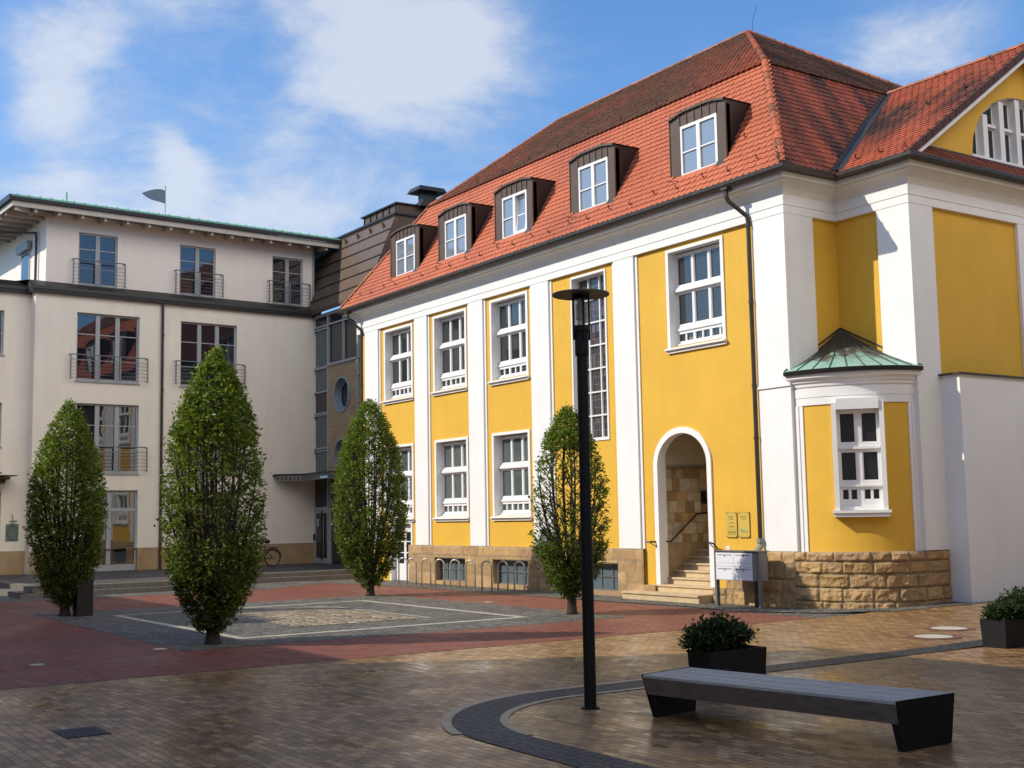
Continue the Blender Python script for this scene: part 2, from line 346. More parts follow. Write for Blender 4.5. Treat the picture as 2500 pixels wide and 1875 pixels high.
MPRED = paver('red_clinker_paving', .20, .10, [(.19, .066, .044), (.23, .078, .050), (.265, .092, .058), (.245, .098, .068)], rough=(.42, .65), spec=.25, tilt=.05)
MCOB = cobble('grey_cobbles', 7.5, [(.095, .09, .078), (.14, .132, .112), (.19, .178, .150)], .75)
MCOBT = cobble('tan_cobbles', 4.5, [(.26, .20, .13), (.34, .27, .18), (.42, .34, .23)], .65, dist=.03)
MRING = cobble('black_cobbles', 8.0, [(.018, .020, .022), (.03, .032, .034), (0.048, .050, .052)], .55, tilt=.10, dist=.02)
MTER = cobble('terrace_setts', 8., [(.060, .056, .052), (.085, .080, .073), (.11, .10, .09)], .6)
MGRD = cobble('ground_setts', 6., [(.10, .09, .08), (.14, .13, .115), (.18, .165, .14)], .7)

# ---------------------------------------------------------------- the ground
def hz(x, y):            # the paving rises a little towards the far right corner
    a = min(1, max(0, (y-19.6)/3.2)); b_ = min(1, max(0, (x+19.6)/1.6)); a = a*a*(3-2*a); b_ = b_*b_*(3-2*b_)
    return .12*a*b_
def sheet(name, pts_or_rect, z, m, step=None):
    mb = MB()
    if step:
        x0, x1, y0, y1 = pts_or_rect; nx = max(1, int((x1-x0)/step)); ny = max(1, int((y1-y0)/step))
        for j in range(ny+1):
            for i in range(nx+1):
                x = x0+(x1-x0)*i/nx; y = y0+(y1-y0)*j/ny; mb.v.append((x, y, z+hz(x, y)))
        for j in range(ny):
            for i in range(nx):
                a = j*(nx+1)+i; mb.f.append((a, a+1, a+nx+2, a+nx+1)); mb.m.append(0)
    else: mb.poly([(x, y, z) for x, y in pts_or_rect])
    return structure(name, mb, m)
sheet('ground', [(-300, -300), (300, -300), (300, 300), (-300, 300)], -.012, MGRD)
sheet('plaza_paving', (-17.15, 12, -12, 40), -.004, MPLAZA, step=1.0)
sheet('red_paving', [(-36.4, -12), (-17.15, -12), (-17.15, 18.9), (-25, 18.95), (-35, 18.75), (-38.2, 18.2), (-36.3, 15.2)], 0, MPRED)
# cobbled square with its strips
sheet('cobble_paving', [(-30.75, 7.05), (-20.05, 7.05), (-20.05, 16.5), (-30.9, 16.5)], .004, MCOB)
mb = MB()
def strip(mb, a, b, w, z):
    a = Vector((a[0], a[1], 0)); b = Vector((b[0], b[1], 0)); d = (b-a).normalized(); n = Vector((-d.y, d.x, 0))*w/2
    mb.poly([tuple(q+Vector((0, 0, z))) for q in (a-n, b-n, b+n, a+n)])
sq = [(-28.85, 8.5), (-21.45, 8.55), (-21.6, 14.85), (-29.05, 14.9)]
for i in range(4):
    a, b_ = sq[i], sq[(i+1) % 4]; d = Vector((b_[0]-a[0], b_[1]-a[1])).normalized()*.1
    # butt the strips end to end at the corners
    if i % 2 == 0: strip(mb, (a[0]-d.x, a[1]-d.y), (b_[0]+d.x, b_[1]+d.y), .2, .008)
    else: strip(mb, (a[0]+d.x, a[1]+d.y), (b_[0]-d.x, b_[1]-d.y), .2, .008)
structure('stone_strip', mb, MSTRIP)
# raised bed of pale cobbles in the middle, with its own thin strip
mb = MB(); nx, ny = 34, 18
for j in range(ny+1):
    for i in range(nx+1):
        x = -28+5.1*i/nx; y = 10.3+2.9*j/ny; e = min(1, 4*min(i/nx, 1-i/nx, j/ny, 1-j/ny)*1.3)
        mb.v.append((x, y, .010+.05*e*(.7+.6*noise.noise(Vector((x*1.5, y*1.5, 0))))))
for j in range(ny):
    for i in range(nx):
        a = j*(nx+1)+i; mb.f.append((a, a+1, a+nx+2, a+nx+1)); mb.m.append(0)
structure('pale_cobble_bed', mb, MCOBT, smooth=True)
mb = MB(); strip(mb, (-27.6, 13.36), (-22.9, 13.36), .10, .009); structure('thin_stone_strip', mb, MSTRIP)
# grey setts along the foot of the yellow building
mb = MB()
def setts(x0, x1, y0, y1, z=.004):
    n = max(1, int((x1-x0)/.5)); k = max(1, int((y1-y0)/.5))
    for i in range(n):
        for j in range(k):
            xs = (x0+(x1-x0)*i/n, x0+(x1-x0)*(i+1)/n); ys = (y0+(y1-y0)*j/k, y0+(y1-y0)*(j+1)/k)
            mb.poly([(xs[0], ys[0], z+hz(xs[0], ys[0])), (xs[1], ys[0], z+hz(xs[1], ys[0])), (xs[1], ys[1], z+hz(xs[1], ys[1])), (xs[0], ys[1], z+hz(xs[0], ys[1]))])
mb.poly([(-35, 18.75, .004), (-25, 19.0, .004), (-25, 20.7, .004), (-39.5, 20.7, .004), (-39.5, 18.6, .004), (-38.2, 18.2, .004)])
mb.poly([(-25, 19.0, .004), (-21.4, 19.25, .004), (-19.6, 18.9, .004), (-19.6, 20.7, .004), (-25, 20.7, .004)])
mb.poly([(-19.6, 18.9, .0045), (-17.9, 19.85, .0045+hz(-17.9, 19.85)), (-17.9, 20.9, .0045+hz(-17.9, 20.9)), (-19.6, 20.9, .0045)])
for a, b_ in (((-17.9, 19.85), (-16.75, 20.9)), ((-16.75, 20.9), (-16.35, 22.2)), ((-16.35, 22.2), (-16.05, 24)), ((-16.05, 24), (-16.05, 27))):
    mb.poly([(a[0], a[1], .005+hz(*a)), (b_[0], b_[1], .005+hz(*b_)), (b_[0]-1.4, b_[1]+.4, .005+hz(b_[0]-1.4, b_[1]+.4)), (a[0]-1.4, a[1]+.4, .005+hz(a[0]-1.4, a[1]+.4))])
structure('building_kerb_setts', mb, MCOB)
sheet('grey_sett_band', [(-39.9, -12), (-36.4, -12), (-36.3, 15.2), (-38.2, 18.2), (-39.5, 18.6), (-40.5, 18.6)], .004, MCOB)
# dark ring of black cobbles with cream borders
def ring_pts(o, n=26):
    c = (-9.9, 8.85); r = 2.45-o; P = [(c[0]-r, 40.)]; P += [(c[0]-r, y) for y in (30., 22., 16., 12.)]
    P += [(c[0]+r*math.cos(math.pi+math.pi/2*i/n), c[1]+r*math.sin(math.pi+math.pi/2*i/n)) for i in range(n+1)]
    P += [(-6, c[1]-r-.10), (-1, c[1]-r-.2), (8, c[1]-r-.3)]; return P
def band(name, o0, o1, z, m, k0=0, k1=None):
    A = ring_pts(o0)[k0:k1]; B = ring_pts(o1)[k0:k1]; mb = MB()
    for i in range(len(A)-1): mb.poly([(A[i][0], A[i][1], z+hz(*A[i])), (B[i][0], B[i][1], z+hz(*B[i])), (B[i+1][0], B[i+1][1], z+hz(*B[i+1])), (A[i+1][0], A[i+1][1], z+hz(*A[i+1]))][::-1])
    return structure(name, mb, m)
band('black_cobble_ring', 0, .50, .004, MRING)
band('outer_cream_border', -.11, -.003, .004, MCREAM, 4, 28)
band('inner_cream_border', .503, .60, .004, MCREAM, 4, 31)
# terrace with two steps in front of the white building
def slab(mb, pts, z0, z1):
    n = len(pts)
    mb.poly([(x, y, z1) for x, y in pts])
    for i in range(n):
        a, b_ = pts[i], pts[(i+1) % n]; mb.poly([(a[0], a[1], z0), (b_[0], b_[1], z0), (b_[0], b_[1], z1), (a[0], a[1], z1)])
mb = MB(); slab(mb, [(-38.35, 9.0), (-38.5, 12.6), (-40.7, 17.2), (-40.7, 21.5), (-39.95, 21.5), (-39.95, 23.2), (-60, 23.2), (-60, 9.0)], -.02, .295); structure('terrace', mb, MTER)
def stepedge(name, P, z0, z1, w):
    mb = MB()
    for i in range(len(P)-1):
        a = Vector((*P[i], 0)); b_ = Vector((*P[i+1], 0)); d = (b_-a); n = int(max(1, d.length//1.3)); nn = Vector((d.y, -d.x, 0)).normalized()
        for k in range(n):
            p = a+d*(k/n); q = a+d*((k+1)/n); g = d.normalized()*.004
            mb.hexa([p+g+Vector((0, 0, z0)), q-g+Vector((0, 0, z0)), q-g-nn*w+Vector((0, 0, z0)), p+g-nn*w+Vector((0, 0, z0)),
                     p+g+Vector((0, 0, z1)), q-g+Vector((0, 0, z1)), q-g-nn*w+Vector((0, 0, z1)), p+g-nn*w+Vector((0, 0, z1))])
    structure(name, mb, MGRANT)
PU = [(-52, 8.74), (-38.05, 8.74), (-38.2, 12.6), (-40.55, 17.1), (-40.6, 21.6)]
PL = [(-52, 8.34), (-37.7, 8.34), (-37.86, 12.5), (-40.2, 17.0), (-40.25, 21.6)]
stepedge('terrace_upper_step', PU, .15, .30, .36)
stepedge('terrace_lower_step', PL, -.01, .15, .42)

# ---------------------------------------------------------------- the yellow building
XM, Y0, Y1, XW = -19.11, 20.5, 22.22, -17.04
XL = -40.05
YB = thing('yellow_building', 'yellow and white two storey building with red mansard roof and round corner bay', 'building', (-30, 27, 0))
FA = Fr((0, Y0, 0), (1, 0, 0), (0, -1, 0))
FR_ = Fr((XM, 0, 0), (0, 1, 0), (1, 0, 0))          # short return
FWG = Fr((0, Y1, 0), (1, 0, 0), (0, -1, 0))         # wing, front
FG = Fr((XW, 0, 0), (0, 1, 0), (1, 0, 0))           # wing, gable side
def wall(mb, F, u0, u1, z0, z1, holes, depth=.24, n=0., mi=0, rmi=None):
    us = sorted({u0, u1, *[h[0] for h in holes], *[h[1] for h in holes]}); zs = sorted({z0, z1, *[h[2] for h in holes], *[h[3] for h in holes]})
    us = [u for u in us if u0-1e-6 <= u <= u1+1e-6]; zs = [z for z in zs if z0-1e-6 <= z <= z1+1e-6]
    for i in range(len(us)-1):
        for j in range(len(zs)-1):
            cu, cz = (us[i]+us[i+1])/2, (zs[j]+zs[j+1])/2
            if any(h[0] < cu < h[1] and h[2] < cz < h[3] for h in holes): continue
            mb.poly([F.p(us[i], zs[j], n), F.p(us[i+1], zs[j], n), F.p(us[i+1], zs[j+1], n), F.p(us[i], zs[j+1], n)], mi)
    r = mi if rmi is None else rmi
    for a, b_, c, d in holes:
        for (p, q) in (((a, c), (b_, c)), ((b_, c), (b_, d)), ((b_, d), (a, d)), ((a, d), (a, c))):
            mb.poly([F.p(p[0], p[1], n), F.p(q[0], q[1], n), F.p(q[0], q[1], n-depth), F.p(p[0], p[1], n-depth)], r)
BAYS = [(-38.43, -36.0), (-34.98, -32.58), (-31.54, -29.13), (-28.05, -25.27), (-24.24, -20.05)]
WTOP, WSIL = 8.66, 6.17
def hole(u0, u1, zt, zb): return (u0+.10, u1-.10, zb, zt)
W_UP = [(-38.18, -36.13), (-34.76, -32.68), (-31.31, -29.27), (-23.13, -21.06)]
W_LO = [(-38.18, -36.13), (-34.72, -32.66), (-31.29, -29.27)]
SG = (-27.10, -25.64, 4.17, 8.68)
ARC = (-23.66, -21.86, .33, 3.32)      # arch opening: straight part, half circle above
holes = [hole(a, b_, 8.66, 6.26) for a, b_ in W_UP] + [hole(a, b_, 4.56, 2.15) for a, b_ in W_LO] + [SG, (ARC[0]-.03, ARC[1]+.03, ARC[2], ARC[3]+.9), (-37.72, -36.34, 0.0, 1.93), (-34.73, -32.73, .0, .92), (-31.29, -29.29, .0, .92), (-27.27, -25.19, .0, .92)]
mb = MB(); wall(mb, FA, XL, XM, 0, 9.0, holes, depth=.26, rmi=1)
# spandrels of the arch
ac = (ARC[0]+ARC[1])/2; ar = (ARC[1]-ARC[0])/2; na = 20
for i in range(na):
    a0, a1 = math.pi*i/na, math.pi*(i+1)/na
    ar_ = ar+.03; p0 = (ac+ar_*math.cos(a0), ARC[3]+ar_*math.sin(a0)*.86); p1 = (ac+ar_*math.cos(a1), ARC[3]+ar_*math.sin(a1)*.86)
    mb.poly([FA.p(p0[0], p0[1]), FA.p(p0[0], ARC[3]+.9), FA.p(p1[0], ARC[3]+.9), FA.p(p1[0], p1[1])], 0)
wall(mb, FR_, Y0, Y1, 0, 9.0, []); wall(mb, FWG, XM, XW, 0, 9.0, []); wall(mb, FG, Y1, 31.4, 0, 9.9, [])
mb.poly([(XL, Y0, 0), (XL, Y0, 9.6), (XL, 33.5, 9.6), (XL, 33.5, 0)]); mb.poly([(XL, 33.5, 0), (XL, 33.5, 9.6), (XM, 33.5, 9.6), (XM, 33.5, 0)]); mb.poly([(XW, 31.4, 0), (XW, 31.4, 10), (XM, 31.4, 10), (XM, 31.4, 0)]); mb.poly([(XM, 31.4, 0), (XM, 31.4, 9.6), (XM, 33.5, 9.6), (XM, 33.5, 0)])
mb.build('wall', [MY, MW], YB)

# pilasters: a wide flat strip with a narrower one standing proud on it
def pilaster(F, u0, u1, z0, z1, l=True, r=True):
    m = MB(); e = .10
    m.fb(F, u0, u1, z0, z1, .003, .035)
    m.fb(F, u0+(e if l else 0), u1-(e if r else 0), z0+.002, z1-.002, .0355, .085)
    return m.build('pilaster', MW, YB)
for u0, u1 in ((-39.63, -38.43), (-36.0, -34.98), (-32.58, -31.54), (-29.13, -28.05), (-25.27, -24.24)): pilaster(FA, u0, u1, 1.24, 8.845)
m = MB(); m.fb(FA, -20.03, XM+.085, 1.24, 8.845, .003, .085); m.fb(FR_, Y0+.0, Y0+.86, 1.24, 8.845, .003, .085); m.build('pilaster', MW, YB)
m = MB(); m.fb(FWG, -17.84, XW+.085, 4.5, 8.845, .003, .085); m.fb(FG, Y1, Y1+.74, 1.24, 8.845, .003, .085); m.build('pilaster', MW, YB)
m = MB(); m.fb(FWG, XW-.11, XW+.085, 1.24, 4.499, .003, .085); m.build('pilaster', MW, YB)
m = MB(); m.fb(FG, 26.14, 27.1, 1.24, 8.845, .003, .085); m.build('pilaster', MW, YB)
m = MB(); m.fb(FG, 30.4, 31.4, 1.24, 8.845, .003, .085); m.build('pilaster', MW, YB)

# frieze, cornice and gutter run round all corners
PATH = [(XL, 33.5), (XL, Y0), (XM, Y0), (XM, Y1), (XW, Y1), (XW, 31.4)]
NRM = [(-1, 0), (0, -1), (1, 0), (0, -1), (1, 0)]
def sweep(mb, prof, path=PATH, nrm=NRM, closed=False):
    k = len(prof); b = len(mb.v)
    for i, (x, y) in enumerate(path):
        ns = [nrm[j] for j in (i-1, i) if 0 <= j < len(nrm)]
        sx = sum(a for a, _ in ns); sy = sum(c for _, c in ns)
        for n, z in prof: mb.v.append((x+sx*n, y+sy*n, z))
    kk = k if closed else k-1
    for i in range(len(path)-1):
        for j in range(kk):
            j2 = (j+1) % k
            mb.f.append((b+i*k+j, b+i*k+j2, b+(i+1)*k+j2, b+(i+1)*k+j)); mb.m.append(mb.mi)
    return mb
m = MB(); sweep(m, [(0, 8.84), (.095, 8.84), (.095, 8.995), (.075, 9.0), (.075, 9.03), (.095, 9.035), (.095, 9.27), (.0, 9.27)]); m.build('frieze', MW, YB)
m = MB(); sweep(m, [(.0, 9.271), (.10, 9.271), (.115, 9.31), (.17, 9.40), (.26, 9.48), (.355, 9.525), (.355, 9.55), (.44, 9.56), (.455, 9.66), (.46, 9.735), (0, 9.76)]); m.build('cornice', MSOF, YB)
m = MB(); sweep(m, [(.60, 9.80), (.615, 9.79), (.61, 9.72), (.575, 9.66), (.53, 9.635), (.485, 9.66), (.462, 9.72), (.462, 9.80), (.47, 9.80), (.47, 9.73), (.53, 9.65), (.60, 9.73)], closed=True); m.build('gutter', MGUT, YB)

# roofs -----------------------------------------------------------------------
GE = .50
EL, ER, EB = -40.7, XM+GE, 34.0; EF = Y0-GE
EZ = 9.80; KZ = 13.24; KL, KR, KF, KB = -37.41, -20.89, 21.98, 32.02; RZ, RL, RR, RY = 16.98, -36.15, -26.34, 27.
WE, WR, WRZ, WRX = Y1-GE, 26.72, 13.30, -16.62
m = MB()
def P3(*a): return [Vector(p) for p in a]
m.poly(P3((EL, EF, EZ), (ER, EF, EZ), (KR, KF, KZ), (KL, KF, KZ))); m.poly(P3((ER, EF, EZ), (ER, EB, EZ), (KR, KB, KZ), (KR, KF, KZ)))
m.poly(P3((ER, EB, EZ), (EL, EB, EZ), (KL, KB, KZ), (KR, KB, KZ))); m.poly(P3((EL, EB, EZ), (EL, EF, EZ), (KL, KF, KZ), (KL, KB, KZ)))
m.poly(P3((KL, KF, KZ), (KR, KF, KZ), (RR, RY, RZ), (RL, RY, RZ))); m.poly(P3((KR, KF, KZ), (KR, KB, KZ), (RR, RY, RZ)))
m.poly(P3((KR, KB, KZ), (KL, KB, KZ), (RL, RY, RZ), (RR, RY, RZ))); m.poly(P3((KL, KB, KZ), (KL, KF, KZ), (RL, RY, RZ)))
# wing roof
YR2 = 2*WR-WE
m.poly(P3((-22.6, WE, EZ), (WRX, WE, EZ), (WRX, WR, WRZ), (-22.6, WR, WRZ))); m.poly(P3((-22.6, WR, WRZ), (WRX, WR, WRZ), (WRX, YR2, EZ), (-22.6, YR2, EZ)))
m.poly(P3((XW+GE, WE, EZ), (XW+GE, YR2, EZ), (XW, YR2, 10.24), (XW, WE+.45, 10.24)))
roof = m.build('roof', MUND, YB)

def tiles(name, O, U, V, inside, rows, cols, colf, w=.20, g=.18, parent=roof):
    """one clay plain tile after another: rounded tail, laid in courses"""
    O, U, V = Vector(O), Vector(U).normalized(), Vector(V).normalized(); Nn = U.cross(V).normalized()
    if Nn.z < 0: Nn = -Nn
    mb = MB(); cols_ = []
    prof = [(-.5, .40), (-.47, .24), (-.33, .08), (0, 0), (.33, .08), (.47, .24), (.5, .40)]
    Un, Vn, Nv = np.array(U), np.array(V), np.array(Nn); On = np.array(O)
    for r in range(rows):
        for c in range(cols[0], cols[1]):
            u = (c+.5*(r % 2))*w; v = r*g
            if not inside(u, v+g*.5): continue
            j = random.uniform(-.004, .004); t = random.uniform(-.004, .004); ww = w-.006
            base = len(mb.v)
            for a, q in prof: mb.v.append(tuple(On+Un*(u+a*ww)+Vn*(v+q*g*.8)+Nv*(.045+j+t*a)))
            for a in (.5, -.5): mb.v.append(tuple(On+Un*(u+a*ww)+Vn*(v+g*1.35)+Nv*(.016)))
            for a, q in prof: mb.v.append(tuple(On+Un*(u+a*ww)+Vn*(v+q*g*.8)+Nv*(.022+j)))
            mb.f.append(tuple(base+i for i in range(9))); mb.m.append(0)
            for i in range(6): mb.f.append((base+i, base+9+i, base+10+i, base+i+1)); mb.m.append(0)
            p = O+U*u+V*v; cc = colf(p, r, c); cols_ += [tuple(cc)+(1,)]*16
    return mb.build(name, MTILE, parent, colors=cols_)
def lerp3(a, b_, t): t = max(0, min(1, t)); return tuple(x+(y-x)*t for x, y in zip(a, b_))
ORG, ORG2, BRN, DRK = (.50, .128, .052), (.40, .098, .043), (.16, .080, .045), (.060, .032, .022)
def jit(c, a=.12): k = random.uniform(1-a, 1+a); return tuple(x*k for x in c)
def col_front(p, r, c):
    n = noise.noise(Vector((p.x*.35, p.y*.35, p.z*.9))); return jit(lerp3(ORG, ORG2, .35+1.1*n), .06)
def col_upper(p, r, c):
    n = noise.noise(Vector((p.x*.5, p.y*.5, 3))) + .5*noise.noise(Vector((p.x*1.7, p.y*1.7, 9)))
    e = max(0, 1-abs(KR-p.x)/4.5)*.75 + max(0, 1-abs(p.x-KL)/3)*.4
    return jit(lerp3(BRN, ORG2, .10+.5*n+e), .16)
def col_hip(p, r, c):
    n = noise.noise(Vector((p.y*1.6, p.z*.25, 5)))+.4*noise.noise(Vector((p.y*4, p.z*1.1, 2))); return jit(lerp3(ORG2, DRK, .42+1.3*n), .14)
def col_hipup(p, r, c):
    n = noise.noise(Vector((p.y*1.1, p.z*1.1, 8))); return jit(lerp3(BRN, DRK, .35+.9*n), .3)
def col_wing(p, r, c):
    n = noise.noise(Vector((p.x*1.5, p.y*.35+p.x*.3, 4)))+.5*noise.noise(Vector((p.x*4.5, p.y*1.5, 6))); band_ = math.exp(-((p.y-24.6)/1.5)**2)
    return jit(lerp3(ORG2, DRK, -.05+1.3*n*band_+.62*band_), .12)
sl = math.hypot(KF-EF, KZ-EZ); hl = (KL-EL)/sl; hr = (ER-KR)/sl
DORM = [-36.47, -33.17, -29.79, -25.95, -21.73]
def in_dormer(u, v, xo):
    x = xo+u; z = EZ+v/sl*(KZ-EZ)
    return any(abs(x-d) < .93 and 10.50 < z < 11.95 for d in DORM)
tiles('roof_tiles', (EL, EF, EZ), (1, 0, 0), (0, KF-EF, KZ-EZ), lambda u, v: hl*v-.05 < u < (ER-EL)-hr*v+.05 and v < sl+.02 and not in_dormer(u, v, EL), int(sl/.18)+1, (0, 125), col_front)
su = math.hypot(RY-KF, RZ-KZ)
tiles('roof_tiles', (KL, KF-.10, KZ-.03), (1, 0, 0), (0, RY-KF, RZ-KZ), lambda u, v: (RL-KL)/su*v-.05 < u < (KR-KL)-(KR-RR)/su*v+.1 and v < su, int(su/.18)+1, (-1, 94), col_upper)
sh_ = math.hypot(ER-KR, KZ-EZ)
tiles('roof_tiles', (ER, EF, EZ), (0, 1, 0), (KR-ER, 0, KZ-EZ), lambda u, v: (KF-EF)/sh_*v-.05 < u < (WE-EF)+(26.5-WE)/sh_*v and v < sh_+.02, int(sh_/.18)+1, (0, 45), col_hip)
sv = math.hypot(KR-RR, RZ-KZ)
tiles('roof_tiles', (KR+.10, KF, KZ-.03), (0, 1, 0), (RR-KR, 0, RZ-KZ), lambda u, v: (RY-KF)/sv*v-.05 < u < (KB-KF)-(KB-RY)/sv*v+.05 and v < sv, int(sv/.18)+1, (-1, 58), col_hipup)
sw = math.hypot(WR-WE, WRZ-EZ)
def in_wing(u, v):
    x = -22.6+u; z = EZ+v/sw*(WRZ-EZ); xv = ER-(z-EZ)*(ER-KR)/(KZ-EZ); return x > xv+.10 and x < WRX+.02 and v < sw-.05
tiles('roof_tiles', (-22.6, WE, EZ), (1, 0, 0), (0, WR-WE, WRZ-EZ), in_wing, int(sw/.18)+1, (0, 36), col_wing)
sk = math.hypot(GE, .44)
tiles('roof_tiles', (XW+GE, WE, EZ), (0, 1, 0), (-GE, 0, .44), lambda u, v: .9*v+.05 < u < 10 and v < sk, int(sk/.18)+1, (0, 58), lambda p, r, c: jit(lerp3(ORG2, DRK, .55), .25))
# verge along the gable: dark cut tile ends
m = MB()
for s_ in (0, 1):
    a = Vector((WRX+.03, WE if s_ == 0 else YR2, EZ+.02)); b_ = Vector((WRX+.03, WR, WRZ+.02)); nseg = 40
    for i in range(nseg):
        p, q = a.lerp(b_, i/nseg), a.lerp(b_, (i+.93)/nseg)
        dz = Vector((0, 0, .16)); X = Vector((.035+random.uniform(-.008, .008), 0, 0))
        m.hexa([p-dz-X, p-dz+X, q-dz+X, q-dz-X, p+Vector((0, 0, .055))-X, p+Vector((0, 0, .055))+X, q+Vector((0, 0, .03))+X, q+Vector((0, 0, .03))-X])
m.build('verge_tiles', pbr('verge_tile', (.085, .030, .022), .7, var=.4, vscale=9.), roof)
m = MB()
for s_ in (0, 1):
    a = Vector((WRX-.02, WE+.12 if s_ == 0 else YR2-.12, EZ-.08)); b_ = Vector((WRX-.02, WR, WRZ-.17)); X = Vector((.03, 0, 0)); dz = Vector((0, 0, .10))
    m.hexa([a-dz-X, a-dz+X, b_-dz+X, b_-dz-X, a-X, a+X, b_+X, b_-X])
m.build('verge_board', MWF, roof)
# ridge and hip tiles
def ridge(a, b_, r=.082, L=.30):
    a, b_ = Vector(a), Vector(b_); d = b_-a; n = max(1, int(d.length/L)); t = d.normalized(); x = t.cross(Vector((0, 0, 1))).normalized(); y = x.cross(t); m = MB(); cols_ = []
    if y.z < 0: y = -y
    for i in range(n):
        p = a+d*(i/n); q = a+d*((i+1.12)/n); rr = r*random.uniform(.95, 1.06); k = len(m.v); cc = jit(lerp3(ORG, BRN, random.random()*.9), .12)
        for (o, ra) in ((p, rr*1.12), (q, rr*.92)):
            for j in range(7):
                an = math.pi*j/6; m.v.append(tuple(o+x*math.cos(an)*ra*1.05+y*(math.sin(an)*ra-.02))); cols_.append(tuple(cc)+(1,))
        for j in range(6): m.f.append((k+j, k+j+1, k+8+j, k+7+j)); m.m.append(0)
        m.f.append(tuple(k+j for j in reversed(range(7)))); m.m.append(0)
    return m.build('ridge_tiles', MTILE, roof, smooth=False, colors=cols_)
ridge((ER-.02, EF+.02, EZ+.05), (KR+.03, KF-.03, KZ+.05)); ridge((KR+.03, KF-.03, KZ+.08), (RR, RY, RZ+.05)); ridge((KR, KB, KZ+.05), (RR, RY, RZ+.05), .09)
ridge((RL, RY, RZ+.04), (RR, RY, RZ+.05)); ridge((EL, EF, EZ+.04), (KL, KF, KZ+.04), .08); ridge((KL, KF, KZ+.05), (RL, RY, RZ+.04), .08); ridge((-20.9, WR, WRZ+.03), (WRX-.02, WR, WRZ+.03))
# lead valley between hip and wing
m = MB(); va, vb = Vector((ER+.03, WE-.02, EZ+.03)), Vector((-20.86, 26.5, 13.20)); d = (vb-va)
for i in range(14):
    p, q = va+d*(i/14), va+d*((i+1)/14); o1 = Vector((.02, -.13, .05)); o2 = Vector((-.02, .03, .07)); o3 = Vector((.12, .05, .04))
    m.poly([p+o1*1.2, q+o1*1.2, q+o2, p+o2]); m.poly([p+o2, q+o2, q+o3*1.3, p+o3*1.3])
m.build('valley_flashing', MLEAD, roof)
# snow hooks: short curved straps
def hook(x, y, z, dx=0, dy=-1):
    m = MB(); d = Vector((dx, dy, 0)); p = Vector((x, y, z)); m.tube([p-d*.10+Vector((0, 0, .06)), p+Vector((0, 0, .05)), p+d*.07+Vector((0, 0, .03)), p+d*.10+Vector((0, 0, .10)), p+d*.07+Vector((0, 0, .13))], .014, 5); return m.build('snow_hook', MIRON, roof)
def front_pt(x, t): return (x, EF+(KF-EF)*t, EZ+(KZ-EZ)*t)
for i in range(24): hook(*front_pt(-40.2+i*.9, .10 if i % 2 else .075))
for x, t in ((-20.3, .33), (-26.9, .82), (-23.9, .79)): hook(*front_pt(x, t))
def upper_pt(x, t): return (x, KF+(RY-KF)*t, KZ+(RZ-KZ)*t+.02)
for i in range(8): hook(*upper_pt(-34.5+i*1.55, .05))
for x, t in ((-23.1, .28), (-26.6, .87), (-28.4, .88), (-30.1, .88), (-31.8, .88)): hook(*upper_pt(x, t))
for i in range(6): hook(KR-.05, 23.0+i*1.0, KZ+.02, 1, 0)
for y, t in ((24.1, .9), (25.6, .86), (22.6, .07), (24.8, .55)): hook(-19.6-(t*2.0), y, EZ+.0+t*3.3, 1, 0) if False else None
for x, t in ((-17.6, .08), (-18.0, .55), (-18.3, .09), (-17.5, .93), (-18.9, .95), (-17.2, .62)): hook(x, WE+(WR-WE)*t, EZ+(WRZ-EZ)*t+.02)
m = MB(); m.tube([(RR+.2, RY, RZ), (RR+.25, RY, RZ+.35), (RR+.45, RY, RZ+.75)], .008, 4); m.build('lightning_rod', MIRON, roof)

